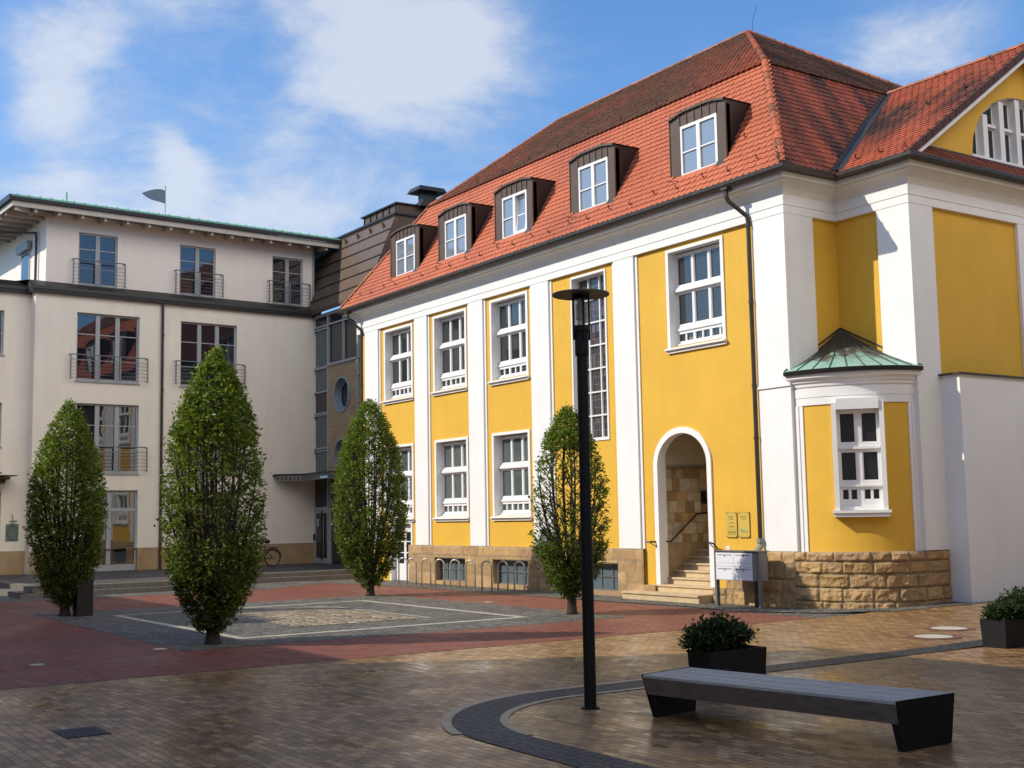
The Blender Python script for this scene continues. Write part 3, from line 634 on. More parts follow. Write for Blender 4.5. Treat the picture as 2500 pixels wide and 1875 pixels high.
# dormers -----------------------------------------------------------------------
FD = Fr((0, 20.40, 0), (1, 0, 0), (0, -1, 0))
def roof_y(z): return EF+(KF-EF)*(z-EZ)/(KZ-EZ)
def dormer(cx, ajar=False):
    w = 1.0; zb, zs, zp = 10.44, 12.0, 12.13; L_, R_ = cx-w, cx+w
    wl, wr, wb, wt = cx-.62, cx+.70, 10.42, 11.74
    m = MB(); yb = lambda z: roof_y(z)-20.40
    # jambs, front above the window with its standing seams
    m.fb(FD, L_, wl, zb+.0, 11.90, -.15, 0); m.fb(FD, wr, R_, zb, 11.90, -.15, 0); m.fb(FD, wl, wr, wt, 11.90, -.15, -.002)
    n = 10; top = lambda u: zs+(zp-zs)*.8*min(1, max(0, 1-abs(u-cx)/w)/.5)
    for i in range(n):
        u0, u1 = L_+2*w*i/n, L_+2*w*(i+1)/n
        m.poly([FD.p(u0, 11.90, 0), FD.p(u1, 11.90, 0), FD.p(u1, top(u1), 0), FD.p(u0, top(u0), 0)])
        y0, y1 = yb(top(u0))+.08, yb(top(u1))+.08           # roof sheet running back into the tiles
        m.poly([FD.p(u0, top(u0)+.03, .06), FD.p(u1, top(u1)+.03, .06), FD.p(u1, top(u1)+.03, -y1), FD.p(u0, top(u0)+.03, -y0)])
        m.poly([FD.p(u0, top(u0)-.03, .06), FD.p(u1, top(u1)-.03, .06), FD.p(u1, top(u1)+.03, .06), FD.p(u0, top(u0)+.03, .06)])
        m.poly([FD.p(u0, top(u0)-.03, .06), FD.p(u1, top(u1)-.03, .06), FD.p(u1, top(u1)-.03, 0), FD.p(u0, top(u0)-.03, 0)])
    for u in (L_+.38, cx-.36, cx-.09, cx+.18, cx+.45, wr):
        m.fb(FD, u-.012, u+.012, wt if u > wl else zb, top(u)-.02, 0, .022)
    m.fb(FD, L_-.012, L_+.012, zb, zs-.03, -.02, .022); m.fb(FD, R_-.012, R_+.012, zb, zs-.03, -.02, .022)
    body = m.build('dormer', MBRN, YB)
    for X, s_ in ((L_, -1), (R_, 1)):     # cheeks
        m = MB(); m.poly([FD.p(X, zb, 0), FD.p(X, zs+.02, 0), FD.p(X, zs+.02, -yb(zs)-.05), FD.p(X, zb, -yb(zb)-.05)])
        m.poly([FD.p(X, zs+.02, .06), FD.p(X+s_*.04, zs+.02, .06), FD.p(X+s_*.04, zs+.02, -yb(zs)), FD.p(X, zs+.02, -yb(zs))])
        m.build('dormer_cheek', MBRD, body)
    m = MB()          # apron flashing
    za = 10.42; m.poly([FD.p(L_-.03, za+.05, .01), FD.p(L_+.32, za+.05, .01), FD.p(L_+.42, za-.10, .16), FD.p(L_-.03, za+.0, .10)])
    m.poly([FD.p(wl-.03, wb+.0, .02), FD.p(wr+.02, wb+.0, .02), FD.p(wr-.08, wb-.12, .14), FD.p(wl-.18, wb-.12, .14)])
    m.poly([FD.p(wr, zb+.12, .01), FD.p(R_+.03, zb+.12, .01), FD.p(R_+.0, zb-.02, .08), FD.p(wr-.05, wb-.11, .14)])
    m.build('flashing', MGUT, body)
    m = MB(); f = .075; uc = (wl+wr)/2; n0, n1 = -.10, .012
    m.fb(FD, wl, wl+f, wb, wt, n0, n1); m.fb(FD, wr-f, wr, wb, wt, n0, n1); m.fb(FD, wl+f, wr-f, wb, wb+.10, n0, n1); m.fb(FD, wl+f, wr-f, wt-f, wt, n0, n1)
    m.fb(FD, uc-.06, uc+.06, wb+.10, wt-f, n0, n1+.004)
    zb_ = wb+.10+(wt-f-wb-.10)*.47
    m.fb(FD, wl+f, uc-.06, zb_-.016, zb_+.016, -.06, .004)
    if not ajar: m.fb(FD, uc+.06, wr-f, zb_-.016, zb_+.016, -.06, .004)
    win = m.build('window_frame', MWF, body)
    m = MB(); m.poly([FD.p(wl+f, wb+.1, -.03), FD.p(uc-.06, wb+.1, -.03), FD.p(uc-.06, wt-f, -.03), FD.p(wl+f, wt-f, -.03)])
    if not ajar: m.poly([FD.p(uc+.06, wb+.1, -.03), FD.p(wr-f, wb+.1, -.03), FD.p(wr-f, wt-f, -.03), FD.p(uc+.06, wt-f, -.03)])
    m.build('pane', MGLD, body)
    if ajar:          # right leaf tilted in at the top
        m = MB(); m.poly([FD.p(uc+.06, wb+.1, -.15), FD.p(wr-f, wb+.1, -.15), FD.p(wr-f, wt-f, -.15), FD.p(uc+.06, wt-f, -.15)]); m.build('room_behind', MGRV, body)
        m = MB(); tilt = .13
        def fbt(u0, u1, z0, z1, n0, n1):
            k = lambda z: -tilt*(z-wb-.1)/(wt-f-wb-.1)
            m.hexa([FD.p(u0, z0, n1+k(z0)), FD.p(u1, z0, n1+k(z0)), FD.p(u1, z0, n0+k(z0)), FD.p(u0, z0, n0+k(z0)), FD.p(u0, z1, n1+k(z1)), FD.p(u1, z1, n1+k(z1)), FD.p(u1, z1, n0+k(z1)), FD.p(u0, z1, n0+k(z1))])
        a, b_ = uc+.06, wr-f; fbt(a, a+.055, wb+.1, wt-f-.02, -.02, .01); fbt(b_-.055, b_, wb+.1, wt-f-.02, -.02, .01); fbt(a+.055, b_-.055, wb+.1, wb+.16, -.02, .01); fbt(a+.055, b_-.055, wt-f-.08, wt-f-.02, -.02, .01); fbt(a+.055, b_-.055, zb_-.016, zb_+.016, -.02, .006)
        o = m.build('tilted_sash', MWF, body); o['label'] = 'white window leaf tilted inwards at the top'
        m = MB(); k = lambda z: -tilt*(z-wb-.1)/(wt-f-wb-.1)-.005; m.poly([FD.p(a+.05, wb+.15, k(wb+.15)), FD.p(b_-.05, wb+.15, k(wb+.15)), FD.p(b_-.05, wt-f-.07, k(wt-f-.07)), FD.p(a+.05, wt-f-.07, k(wt-f-.07))]); m.build('pane', MGLD, body)
    return body
for i, cx in enumerate(DORM): dormer(cx, ajar=(i == 2))

# windows of the long front ---------------------------------------------------------
def tall_window(F, u0, u1, zt, zb, glass, n_in=-.20, curtains=False):
    """three lights wide: upper casements, transom, lower casements, a row of small panes, moulded sill"""
    s = zt-zb; a, b_ = u0+.10, u1-.10; f0, f1 = n_in-.06, n_in
    Z = lambda q: zb+s*q                       # fractions of the whole height
    zf0, zf1 = Z(.085), zt-.03
    m = MB(); e = .055
    m.fb(F, a, a+e, zf0, zf1, f0, f1); m.fb(F, b_-e, b_, zf0, zf1, f0, f1); m.fb(F, a+e, b_-e, zf1-.07, zf1, f0, f1); m.fb(F, a+e, b_-e, zf0, zf0+.07, f0, f1)
    w3 = (b_-a-2*e)/3; cuts = [a+e+w3, a+e+2*w3]
    rows = [(zf0+.07, Z(.185)), (Z(.27), Z(.585)), (Z(.665), zf1-.07)]
    m.fb(F, a+e, b_-e, Z(.185), Z(.27), f0, f1+.01); m.fb(F, a+e, b_-e, Z(.585), Z(.665), f0, f1+.01)
    m.fb(F, a-.0, b_+.0, Z(.605), Z(.635), f1+.011, f1+.075); m.fb(F, a, b_, Z(.635), Z(.65), f1+.011, f1+.045)          # transom moulding
    m.fb(F, a, b_, Z(.215), Z(.24), f1+.011, f1+.045)
    m.fb(F, a+.0, b_, zf0-.035, zf0-.002, f0, f1+.055)
    for c in cuts:
        for z0, z1 in rows: m.fb(F, c-.04, c+.04, z0, z1, f0, f1+.004)
    cols = [(a+e, cuts[0]-.04), (cuts[0]+.04, cuts[1]-.04), (cuts[1]+.04, b_-e)]
    for c0, c1 in cols: m.fb(F, (c0+c1)/2-.022, (c0+c1)/2+.022, rows[0][0], rows[0][1], f0, f1-.004)
    for c0, c1 in cols:                         # casement rails around each light
        for z0, z1 in rows[1:]:
            m.fb(F, c0, c0+.018, z0, z1, f0, f1-.012); m.fb(F, c1-.018, c1, z0, z1, f0, f1-.012); m.fb(F, c0+.018, c1-.018, z0, z0+.03, f0, f1-.012); m.fb(F, c0+.018, c1-.018, z1-.02, z1, f0, f1-.012)
    win = m.build('window', MWF, YB)
    m = MB(); m.poly([F.p(a+.02, zf0+.02, f0+.015), F.p(b_-.02, zf0+.02, f0+.015), F.p(b_-.02, zf1-.02, f0+.015), F.p(a+.02, zf1-.02, f0+.015)]); m.build('pane', glass, win)
    m = MB(); k = .022; t = .10
    m.fb(F, u0, a+.0, zb+.10, zt+.08, .002, k+.012); m.fb(F, b_, u1, zb+.10, zt+.08, .002, k+.012); m.fb(F, a, b_, zt, zt+.08, .002, k+.010)
    m.build('window_surround', MW, win)
    m = MB(); q = zf0-.036
    m.hexa([F.p(a, zb+.10, .02), F.p(b_, zb+.10, .02), F.p(b_, zb+.10, f0), F.p(a, zb+.10, f0), F.p(a, zb+.105, .02), F.p(b_, zb+.105, .02), F.p(b_, q, f1+.02), F.p(a, q, f1+.02)])
    m.fb(F, u0-.02, u1+.02, zb+.035, zb+.10, .002, .10); m.fb(F, u0-.04, u1+.04, zb+.055, zb+.085, .101, .125); m.fb(F, u0, u1, zb-.02, zb+.034, .002, .06)
    m.build('window_sill', MW, win)
    return win
for i, (a, b_) in enumerate(W_UP): tall_window(FA, a, b_, 8.66, 6.12, MGL)
for a, b_ in W_LO: tall_window(FA, a, b_, 4.56, 2.02, MGLG)

# stained glass window in leaded squares
def leaded():
    m = bpy.data.materials.new('leaded_glass'); m.use_nodes = True; nt = m.node_tree; L = nt.links.new; b = nt.nodes['Principled BSDF']
    tc = N(nt, 'ShaderNodeTexCoord'); sp = N(nt, 'ShaderNodeSeparateXYZ'); L(tc.outputs['Object'], sp.inputs[0])
    u = math_n(nt, 'DIVIDE', sp.outputs['X'], .115); v = math_n(nt, 'DIVIDE', sp.outputs['Z'], .21)
    ku, kv = math_n(nt, 'FLOOR', u), math_n(nt, 'FLOOR', v); fu, fv = math_n(nt, 'FRACT', u), math_n(nt, 'FRACT', v)
    cv = N(nt, 'ShaderNodeCombineXYZ'); L(ku, cv.inputs[0]); L(kv, cv.inputs[1]); wn = N(nt, 'ShaderNodeTexWhiteNoise'); L(cv.outputs[0], wn.inputs['Vector'])
    c = ramp(nt, wn.outputs['Value'], [(.1, (.030, .022, .026)), (.4, (.055, .040, .044)), (.7, (.035, .033, .040)), (.9, (.085, .050, .055)), (1, (.10, .095, .10))])
    eu = math_n(nt, 'MINIMUM', fu, math_n(nt, 'SUBTRACT', 1., fu)); ev = math_n(nt, 'MINIMUM', fv, math_n(nt, 'SUBTRACT', 1., fv))
    lead = math_n(nt, 'MAXIMUM', math_n(nt, 'LESS_THAN', eu, .05), math_n(nt, 'LESS_THAN', ev, .032))
    c = mixc(nt, lead, c, (.16, .15, .15)); L(c, b.inputs['Base Color']); b.inputs['IOR'].default_value = 1.6; b.inputs['Roughness'].default_value = .10
    off = N(nt, 'ShaderNodeVectorMath', operation='MULTIPLY_ADD'); L(wn.outputs['Color'], off.inputs[0]); off.inputs[1].default_value = (.05, .05, .05); ge = N(nt, 'ShaderNodeNewGeometry')
    s2 = N(nt, 'ShaderNodeVectorMath', operation='ADD'); L(ge.outputs['Normal'], s2.inputs[0]); s2.inputs[1].default_value = (-.025,)*3; L(s2.outputs[0], off.inputs[2])
    no = N(nt, 'ShaderNodeVectorMath', operation='NORMALIZE'); L(off.outputs[0], no.inputs[0]); L(no.outputs[0], b.inputs['Normal'])
    return m
m = MB(); a, b_, z0, z1 = SG
m.fb(FA, a, a+.03, z0, z1, -.26, -.17); m.fb(FA, b_-.03, b_, z0, z1, -.26, -.17); m.fb(FA, a+.03, b_-.03, z0, z0+.04, -.26, -.17); m.fb(FA, a+.03, b_-.03, z1-.04, z1, -.26, -.17)
for k in (1, 2): u = a+(b_-a)*k/3; m.fb(FA, u-.02, u+.02, z0+.04, z1-.04, -.25, -.18)
for k in range(1, 7): z = z0+(z1-z0)*k/7; m.fb(FA, a+.03, b_-.03, z-.02, z+.02, -.249, -.176)
sgw = m.build('stained_glass_window', MWF, YB)
m = MB(); m.poly([FA.p(a, z0, -.235), FA.p(b_, z0, -.235), FA.p(b_, z1, -.235), FA.p(a, z1, -.235)]); m.build('leaded_pane', leaded(), sgw)
m = MB(); m.fb(FA, a-.06, a, z0-.06, z1+.06, .002, .03); m.fb(FA, b_, b_+.06, z0-.06, z1+.06, .002, .03); m.fb(FA, a, b_, z1, z1+.06, .002, .028); m.fb(FA, a, b_, z0-.06, z0, .002, .028); m.build('window_surround', MW, sgw)

# white side door at the far left
m = MB(); a, b_ = -37.72, -36.34; m.fb(FA, a, b_, .02, 1.93, -.20, -.14)
m.fb(FA, a-.10, a, 0, 2.0, .002, .03); m.fb(FA, b_, b_+.10, 0, 2.0, .002, .03); m.fb(FA, a, b_, 1.93, 2.03, .002, .028)
dr = m.build('side_door', MWF, YB)
m = MB()
for u0, u1 in ((a+.16, a+.60), (b_-.60, b_-.16)):
    for z0, z1 in ((1.36, 1.66), (.98, 1.32), (.60, .94)): m.fb(FA, u0, u1, z0, z1, -.139, -.13)
m.build('door_pane', MGLK, dr)

# stone plinth -----------------------------------------------------------------------
def rough_plinth(name, ptf, s0, s1, z0, z1, courses, blen, bulge, step, holes=(), rough=1., seed=0, hzf=None):
    """wall of split-faced blocks; ptf(s) gives point and outward normal along the plan"""
    rnd = random.Random(seed); ns = max(2, int((s1-s0)/step)); nz_ = max(2, int((z1-z0)/step)); zs = [z0+(z1-z0)*c for c in courses]; m = MB(); cols_ = []
    joints = []
    for k in range(len(zs)-1):
        j = [s0]; x = s0 - rnd.random()*blen*.6
        while x < s1:
            x += blen*rnd.uniform(.7, 1.4)
            if s0+.12 < x < s1-.12: j.append(x)
        j.append(s1); joints.append((j, [rnd.random() for _ in j], [rnd.random() for _ in j]))
    grid = {}
    for iz in range(nz_+1):
        z = z0+(z1-z0)*iz/nz_; k = min(len(zs)-2, max(0, sum(1 for q in zs[1:-1] if q <= z)))
        j, hh, cc = joints[k]
        for i in range(ns+1):
            s = s0+(s1-s0)*i/ns; b_ = max(0, min(len(j)-2, sum(1 for q in j[1:-1] if q <= s)))
            e = min(s-j[b_], j[b_+1]-s, z-zs[k] if k else 1, zs[k+1]-z); t = max(0, min(1, e/.045)); t = t*t*(3-2*t)
            n3 = noise.fractal(Vector((s*5.5+seed, z*5.5, hh[b_]*40)), 1., 2.1, 4)
            h = bulge*(t*(.55+.55*hh[b_])) + rough*bulge*.75*t*n3 + (0 if t > .02 else -.006)
            p, nn = ptf(s); grid[i, iz] = len(m.v); q = Vector(p)+Vector(nn)*h
            m.v.append((q.x, q.y, z + (hzf(q.x, q.y)*(1-iz/nz_) if hzf else 0)))
            tone = .80+.38*cc[b_]+.10*n3; red = cc[b_]*1.7 % 1
            base = lerp3((.50, .315, .125), (.40, .255, .135), red); mort = (.33, .255, .15)
            cols_.append(tuple(x*tone for x in lerp3(mort, base, t))+(1,))
    for iz in range(nz_):
        zc = z0+(z1-z0)*(iz+.5)/nz_
        for i in range(ns):
            sc = s0+(s1-s0)*(i+.5)/ns
            if any(a < sc < b_ and c < zc < d for a, b_, c, d in holes): continue
            m.f.append((grid[i, iz], grid[i+1, iz], grid[i+1, iz+1], grid[i, iz+1])); m.m.append(0)
    # top ledge
    for i in range(ns):
        p, n0_ = ptf(s0+(s1-s0)*i/ns); q, n1_ = ptf(s0+(s1-s0)*(i+1)/ns); a = m.v[grid[i, nz_]]; b_ = m.v[grid[i+1, nz_]]; k = len(m.v)
        m.v += [a, b_, tuple(Vector((q[0], q[1], z1))-Vector(n1_)*.12), tuple(Vector((p[0], p[1], z1))-Vector(n0_)*.12)]; cols_ += [(.42, .31, .17, 1)]*4
        m.f.append((k, k+1, k+2, k+3)); m.m.append(0)
    return m.build(name, MSTN, YB, colors=cols_)
BW = [(-34.66, -32.80), (-31.22, -29.36), (-27.2, -25.26)]
pl1 = rough_plinth('stone_plinth', lambda s: ((s, Y0-.10, 0), (0, -1, 0)), -36.40, -24.24, 0, 1.235, [0, .28, .52, .76, 1], .75, .012, .06, holes=[(a, b_, .12, .84) for a, b_ in BW], rough=.9, seed=3)
rough_plinth('stone_plinth', lambda s: ((s, Y0-.10, 0), (0, -1, 0)), -24.24, -23.80, 0, .34, [0, .5, 1], .4, .02, .045, seed=11)
rough_plinth('stone_plinth', lambda s: ((s, Y0-.12, 0), (0, -1, 0)), -21.72, -21.28, 0, .36, [0, .5, 1], .4, .025, .045, seed=12)
rough_plinth('stone_plinth', lambda s: ((s, Y0-.10, 0), (0, -1, 0)), -21.28, XM+.02, 0, 1.235, [0, .25, .5, .75, 1], .42, .035, .04, seed=4)
for a, b_ in BW: # reveals and gratings of the basement windows
    m = MB(); m.fb(FA, a-.02, b_+.02, .02, .12, -.25, .098); m.fb(FA, a-.05, a, .12, .84, -.25, .096); m.fb(FA, b_, b_+.05, .12, .84, -.25, .096); m.fb(FA, a, b_, .84, .90, -.25, .096)
    m.build('basement_reveal', MSTNS, YB)
for a, b_ in BW:
    m = MB(); m.fb(FA, a, a+.04, .12, .84, -.14, -.10); m.fb(FA, b_-.04, b_, .12, .84, -.14, -.10); m.fb(FA, a+.04, b_-.04, .12, .16, -.14, -.10); m.fb(FA, a+.04, b_-.04, .80, .84, -.14, -.10); m.fb(FA, a+.04, b_-.04, .47, .50, -.14, -.10)
    for k in (1, 2, 3): u = a+(b_-a)*k/4; m.fb(FA, u-.018, u+.018, .16, .80, -.139, -.102)
    w = m.build('basement_window', MGRAL, YB)
    m = MB(); m.poly([FA.p(a, .12, -.13), FA.p(b_, .12, -.13), FA.p(b_, .84, -.13), FA.p(a, .84, -.13)]); m.build('pane', MGLB, w)

# arched entrance with its stair ---------------------------------------------------------
m = MB(); t_ = .15
def arch_pts(r, rz, n=24, z0=.34): return [(ac+r, z0)]+[(ac+r*math.cos(math.pi*i/n), ARC[3]+rz*math.sin(math.pi*i/n)) for i in range(n+1)]+[(ac-r, z0)]
A_, B_ = arch_pts(ar, ar*.86), arch_pts(ar+t_, ar*.86+t_)
for i in range(len(A_)-1):
    a0, a1, b0, b1 = A_[i], A_[i+1], B_[i], B_[i+1]
    m.poly([FA.p(*b0, .05), FA.p(*b1, .05), FA.p(*a1, .05), FA.p(*a0, .05)]); m.poly([FA.p(*b0, .002), FA.p(*b1, .002), FA.p(*b1, .05), FA.p(*b0, .05)]); m.poly([FA.p(*a0, .05), FA.p(*a1, .05), FA.p(*a1, -.18), FA.p(*a0, -.18)])
m.build('arch_surround', MW, YB)
m = MB()   # passage: side walls, back wall, barrel ceiling
px0, px1, pyb = -23.78, -21.80, 24.2
SW = Fr((px0, 0, 0), (0, 1, 0), (1, 0, 0))
m.poly([(px0, Y0+.16, 3.28), (px0, pyb, 3.28), (px0, pyb, 4.3), (px0, Y0+.16, 4.3)]); m.poly([(px1, Y0+.16, 0), (px1, pyb, 0), (px1, pyb, 4.3), (px1, Y0+.16, 4.3)]); m.poly([(px0, pyb, 0), (px1, pyb, 0), (px1, pyb, 4.3), (px0, pyb, 4.3)])
m.poly([(px0-.3, Y0+.17, 4.3), (px1+.3, Y0+.17, 4.3), (px1+.3, pyb, 4.3), (px0-.3, pyb, 4.3)])
m.build('passage', MPLAS, YB)
# cladding: separate sandstone slabs, each its own tone
m = MB(); cols_ = []; z = 1.38; rr = random.Random(5)
def slabbox(F, u0, u1, z0, z1, n0, n1, c):
    k = len(m.v); m.fb(F, u0, u1, z0, z1, n0, n1)
    cols_.extend([tuple(c)+(1,)]*(len(m.v)-k))
for ch in (.22, .30, .24, .30, .25, .33, .24):
    u = Y0+.17
    while u < pyb-.02:
        L_ = rr.uniform(.16, .42); u2 = min(pyb, u+L_); tone = rr.choice([(.52, .40, .22), (.47, .37, .23), (.55, .44, .28), (.36, .22, .10), (.50, .33, .14), (.58, .50, .36)])
        slabbox(SW, u, u2-.006, z, z+ch-.006, -.05, .004+rr.uniform(0, .006), jit(tone, .08)); u = u2
    z += ch
slabbox(SW, Y0+.17, pyb, z, z+.06, -.05, .05, (.26, .18, .10))
u = Y0+.17
while u < pyb:
    u2 = u+.5; slabbox(SW, u, u2-.008, .2, .78, -.05, .012, jit((.40, .285, .15), .1)); slabbox(SW, u, u2-.008, .785, 1.375, -.05, .012, jit((.40, .285, .15), .1)); u = u2
m.build('passage_cladding', MSTN, YB, colors=cols_)
m = MB(); m.fb(SW, 22.0, 22.18, 2.36, 2.68, .012, .05); m.build('intercom', MIRON, YB)
SZ = [.19, .365, .532, .699, .866, 1.033, 1.20]; SY = [19.93, 20.44, 20.73, 21.01, 21.29, 21.57, 21.85]
for k in range(7):
    m = MB(); x0, x1 = (-24.56, -21.74) if k == 0 else ((-23.9, -21.74) if k == 1 else (px0, px1))
    y1 = SY[k+1]+.05 if k < 6 else pyb
    m.box(x0, x1, SY[k]+.02, y1, (0 if k == 0 else SZ[k-1]+.001), SZ[k]-.045); m.box(x0, x1+.002, SY[k]-.015, y1, SZ[k]-.044, SZ[k])
    m.build('stair_step', MSTEP, YB)
m = MB(); w = px0+.07; m.tube([(-23.96, Y0-.22, 1.42), (-23.84, Y0-.20, 1.42), (-23.80, Y0-.05, 1.42), (w+.02, Y0+.20, 1.42), (w+.02, Y0+.36, 1.42), (w+.02, 21.78, 2.10), (w+.02, 22.15, 2.12), (px0, 22.18, 2.12)], .022, 8); m.tube([(-23.84, Y0-.20, 1.40), (-23.80, Y0-.10, 1.33), (-23.76, Y0-.04, 1.33)], .012, 6); m.build('handrail', MIRON, YB)
m = MB(); m.tube([(-21.86, Y0+.25, 1.42), (-21.84, Y0-.10, 1.41), (-21.76, Y0-.20, 1.41), (-21.62, Y0-.20, 1.41), (-21.56, Y0-.16, 1.38), (-21.56, Y0-.10, 1.31), (-21.60, Y0-.03, 1.29)], .02, 8); m.build('handrail', MIRON, YB)

# round corner bay ------------------------------------------------------------------------
BC = Vector((XM, Y1, 0)); BA, BB = 2.0, 1.68
def bay(ph, k=0., z=0.):
    c, s = math.cos(ph), math.sin(ph); nx_, ny_ = c/BA, -s/BB; l = math.hypot(nx_, ny_); return Vector((BC.x+BA*c+k*nx_/l, BC.y-BB*s+k*ny_/l, z))
P1, P2 = rad(28.0), rad(62.0)
def bay_strip(mb, a0, a1, z0, z1, k=0., n=16):
    for i in range(n):
        p, q = a0+(a1-a0)*i/n, a0+(a1-a0)*(i+1)/n
        mb.poly([bay(p, k, z0), bay(q, k, z0), bay(q, k, z1), bay(p, k, z1)])
def bay_prof(mb, prof, a0=0., a1=math.pi/2, n=30):
    for i in range(n):
        p, q = a0+(a1-a0)*i/n, a0+(a1-a0)*(i+1)/n
        for j in range(len(prof)-1): mb.poly([bay(p, *prof[j]), bay(q, *prof[j]), bay(q, *prof[j+1]), bay(p, *prof[j+1])])
m = MB(); bay_strip(m, 0, P1, 1.22, 4.46); bay_strip(m, P2, math.pi/2, 1.22, 4.46); bay_strip(m, P1, P2, 1.22, 2.06); bay_strip(m, P1, P2, 4.40, 4.46)
bw = m.build('bay_wall', MY, YB)
m = MB(); bay_prof(m, [(0, 4.43), (.03, 4.43), (.03, 4.60), (.0, 4.60)]); bay_prof(m, [(.0, 4.601), (.04, 4.601), (.04, 4.80), (.02, 4.81), (.02, 4.83), (.055, 4.84), (.06, 4.90), (.10, 4.93), (.11, 4.98), (.18, 5.02), (.19, 5.10), (.0, 5.11)]); m.build('bay_cornice', MW, bw)
m = MB(); bay_prof(m, [(.19, 5.10), (.25, 5.11), (.265, 5.19), (.24, 5.20), (.20, 5.17)]); m.build('bay_gutter', MBLK, bw)
for ph, s_ in ((rad(1.5), 1), (rad(88.5), -1)):
    m = MB()
    for k0, k1, d in ((0, .07, .05), (.07, .13, .03)):
        a, b_ = (ph-s_*rad(2), ph+s_*rad(4.2)) if k0 == 0 else (ph+s_*rad(4.2), ph+s_*rad(7))
        P = [bay(min(a, b_), d, 1.235), bay(max(a, b_), d, 1.235), bay(max(a, b_), -.05, 1.235), bay(min(a, b_), -.05, 1.235)]
        m.hexa(P+[p+Vector((0, 0, 3.19)) for p in P])
    m.build('bay_trim', MW, bw)
# copper cone
def copper():
    m = bpy.data.materials.new('patinated_copper'); m.use_nodes = True; nt = m.node_tree; L = nt.links.new; b = nt.nodes['Principled BSDF']
    a = N(nt, 'ShaderNodeAttribute', attribute_name='Col'); tc = N(nt, 'ShaderNodeTexCoord')
    nz = N(nt, 'ShaderNodeTexNoise', ins={'Scale': 5., 'Detail': 8., 'Roughness': .65}); L(tc.outputs['Object'], nz.inputs['Vector'])
    f = math_n(nt, 'ADD', a.outputs['Fac'], math_n(nt, 'MULTIPLY_ADD', nz.outputs['Fac'], 1.1, -.55))
    c = ramp(nt, f, [(.25, (.035, .030, .026)), (.45, (.085, .070, .058)), (.56, (.17, .26, .20)), (.75, (.24, .42, .33)), (1, (.30, .47, .38))]); L(c, b.inputs['Base Color'])
    b.inputs['Roughness'].default_value = .55; b.inputs['Metallic'].default_value = .15; return m
MCU2 = copper()
m = MB(); cols_ = []; apex = Vector((XM+.03, Y1-.03, 6.30)); nphi, nr = 40, 14
for i in range(nphi+1):
    ph = math.pi/2*i/nphi; e = bay(ph, .25, 5.20)
    for j in range(nr+1):
        t = j/nr; q = e.lerp(apex, t); q.z -= .10*math.sin(math.pi*t)*.8
        m.v.append(tuple(q)); g = 1.02-t*1.25+.25*noise.noise(Vector((ph*6, t*2, 1)))-.5*max(0, ph/(math.pi/2)-.72)-.15*max(0, .25-ph); cols_.append((g, g, g, 1))
for i in range(nphi):
    for j in range(nr): k = i*(nr+1)+j; m.f.append((k, k+nr+1, k+nr+2, k+1)); m.m.append(0)
m.build('bay_roof', MCU2, YB, smooth=True, colors=cols_)
m = MB()
for i in range(1, 9):
    ph = math.pi/2*i/9; e = bay(ph, .25, 5.20); P = []
    for j in range(9): t = j/8*.97; q = e.lerp(apex, t); q.z -= .08*math.sin(math.pi*t)-.012; P.append(q)
    m.tube(P, .012, 4)
m.build('standing_seams', pbr('dark_seam', (.05, .06, .05), .6), YB.children[-1])
m = MB(); e = Vector((0, 0, .03)); m.tube([bay(0, .22, 5.22), apex+e], .02, 5); m.tube([bay(math.pi/2, .22, 5.22), apex+e], .02, 5); m.build('roof_flashing', MLEAD, YB.children[-1])
# bay plinth: round part and straight run to the annex
def bay_path():
    pts = []
    for i in range(201):
        ph = math.pi/2*(1-i/200); pts.append(bay(ph, .12))
    S_ = [0]
    for i in range(200): S_.append(S_[-1]+(pts[i+1]-pts[i]).length)
    T = S_[-1]
    def f(s):
        if s <= T:
            i = min(199, max(0, int(np.searchsorted(S_, s))-1)); t = (s-S_[i])/max(1e-6, S_[i+1]-S_[i]); p = pts[i].lerp(pts[i+1], max(0, min(1, t))); ph = math.pi/2*(1-(i+t)/200)
            n = Vector((math.cos(ph)/BA, -math.sin(ph)/BB, 0)).normalized(); return p, n
        e = pts[-1]; return Vector((e.x, e.y+(s-T), 0)), Vector((1, 0, 0))
    return f, T
bf, BT = bay_path()
rough_plinth('bay_plinth', bf, -.0, BT+.72, 0, 1.235, [0, .14, .38, .62, .83, 1], .55, .055, .026, rough=1.15, seed=8)
# bay window (flat), shutter box, surround, sill
pa, pb = bay(P2, .02), bay(P1, .02); FBW = Fr((pa.x, pa.y, 0), (pb-pa), (Vector((pb.y-pa.y, -(pb.x-pa.x), 0)))); WB = (pb-pa).length
if FBW.N.x < 0: FBW.N = -FBW.N
m = MB(); F = FBW; s0, s1 = .10, WB-.10; n0, n1 = -.04, .02
m.fb(F, s0, s0+.05, 2.20, 4.28, n0, n1); m.fb(F, s1-.05, s1, 2.20, 4.28, n0, n1); m.fb(F, s0+.05, s1-.05, 2.20, 2.33, n0, n1); m.fb(F, s0+.05, s1-.05, 4.22, 4.28, n0, n1)
rowsb = [(2.33, 2.58), (2.74, 3.38), (3.56, 4.22)]; uc = (s0+s1)/2
m.fb(F, s0+.05, s1-.05, 2.58, 2.74, n0, n1+.005); m.fb(F, s0+.05, s1-.05, 3.38, 3.56, n0, n1+.005); m.fb(F, s0+.02, s1-.02, 3.43, 3.48, n1+.006, n1+.05); m.fb(F, s0+.02, s1-.02, 2.62, 2.66, n1+.006, n1+.045)
for z0, z1 in rowsb: m.fb(F, uc-.06, uc+.06, z0, z1, n0, n1+.002)
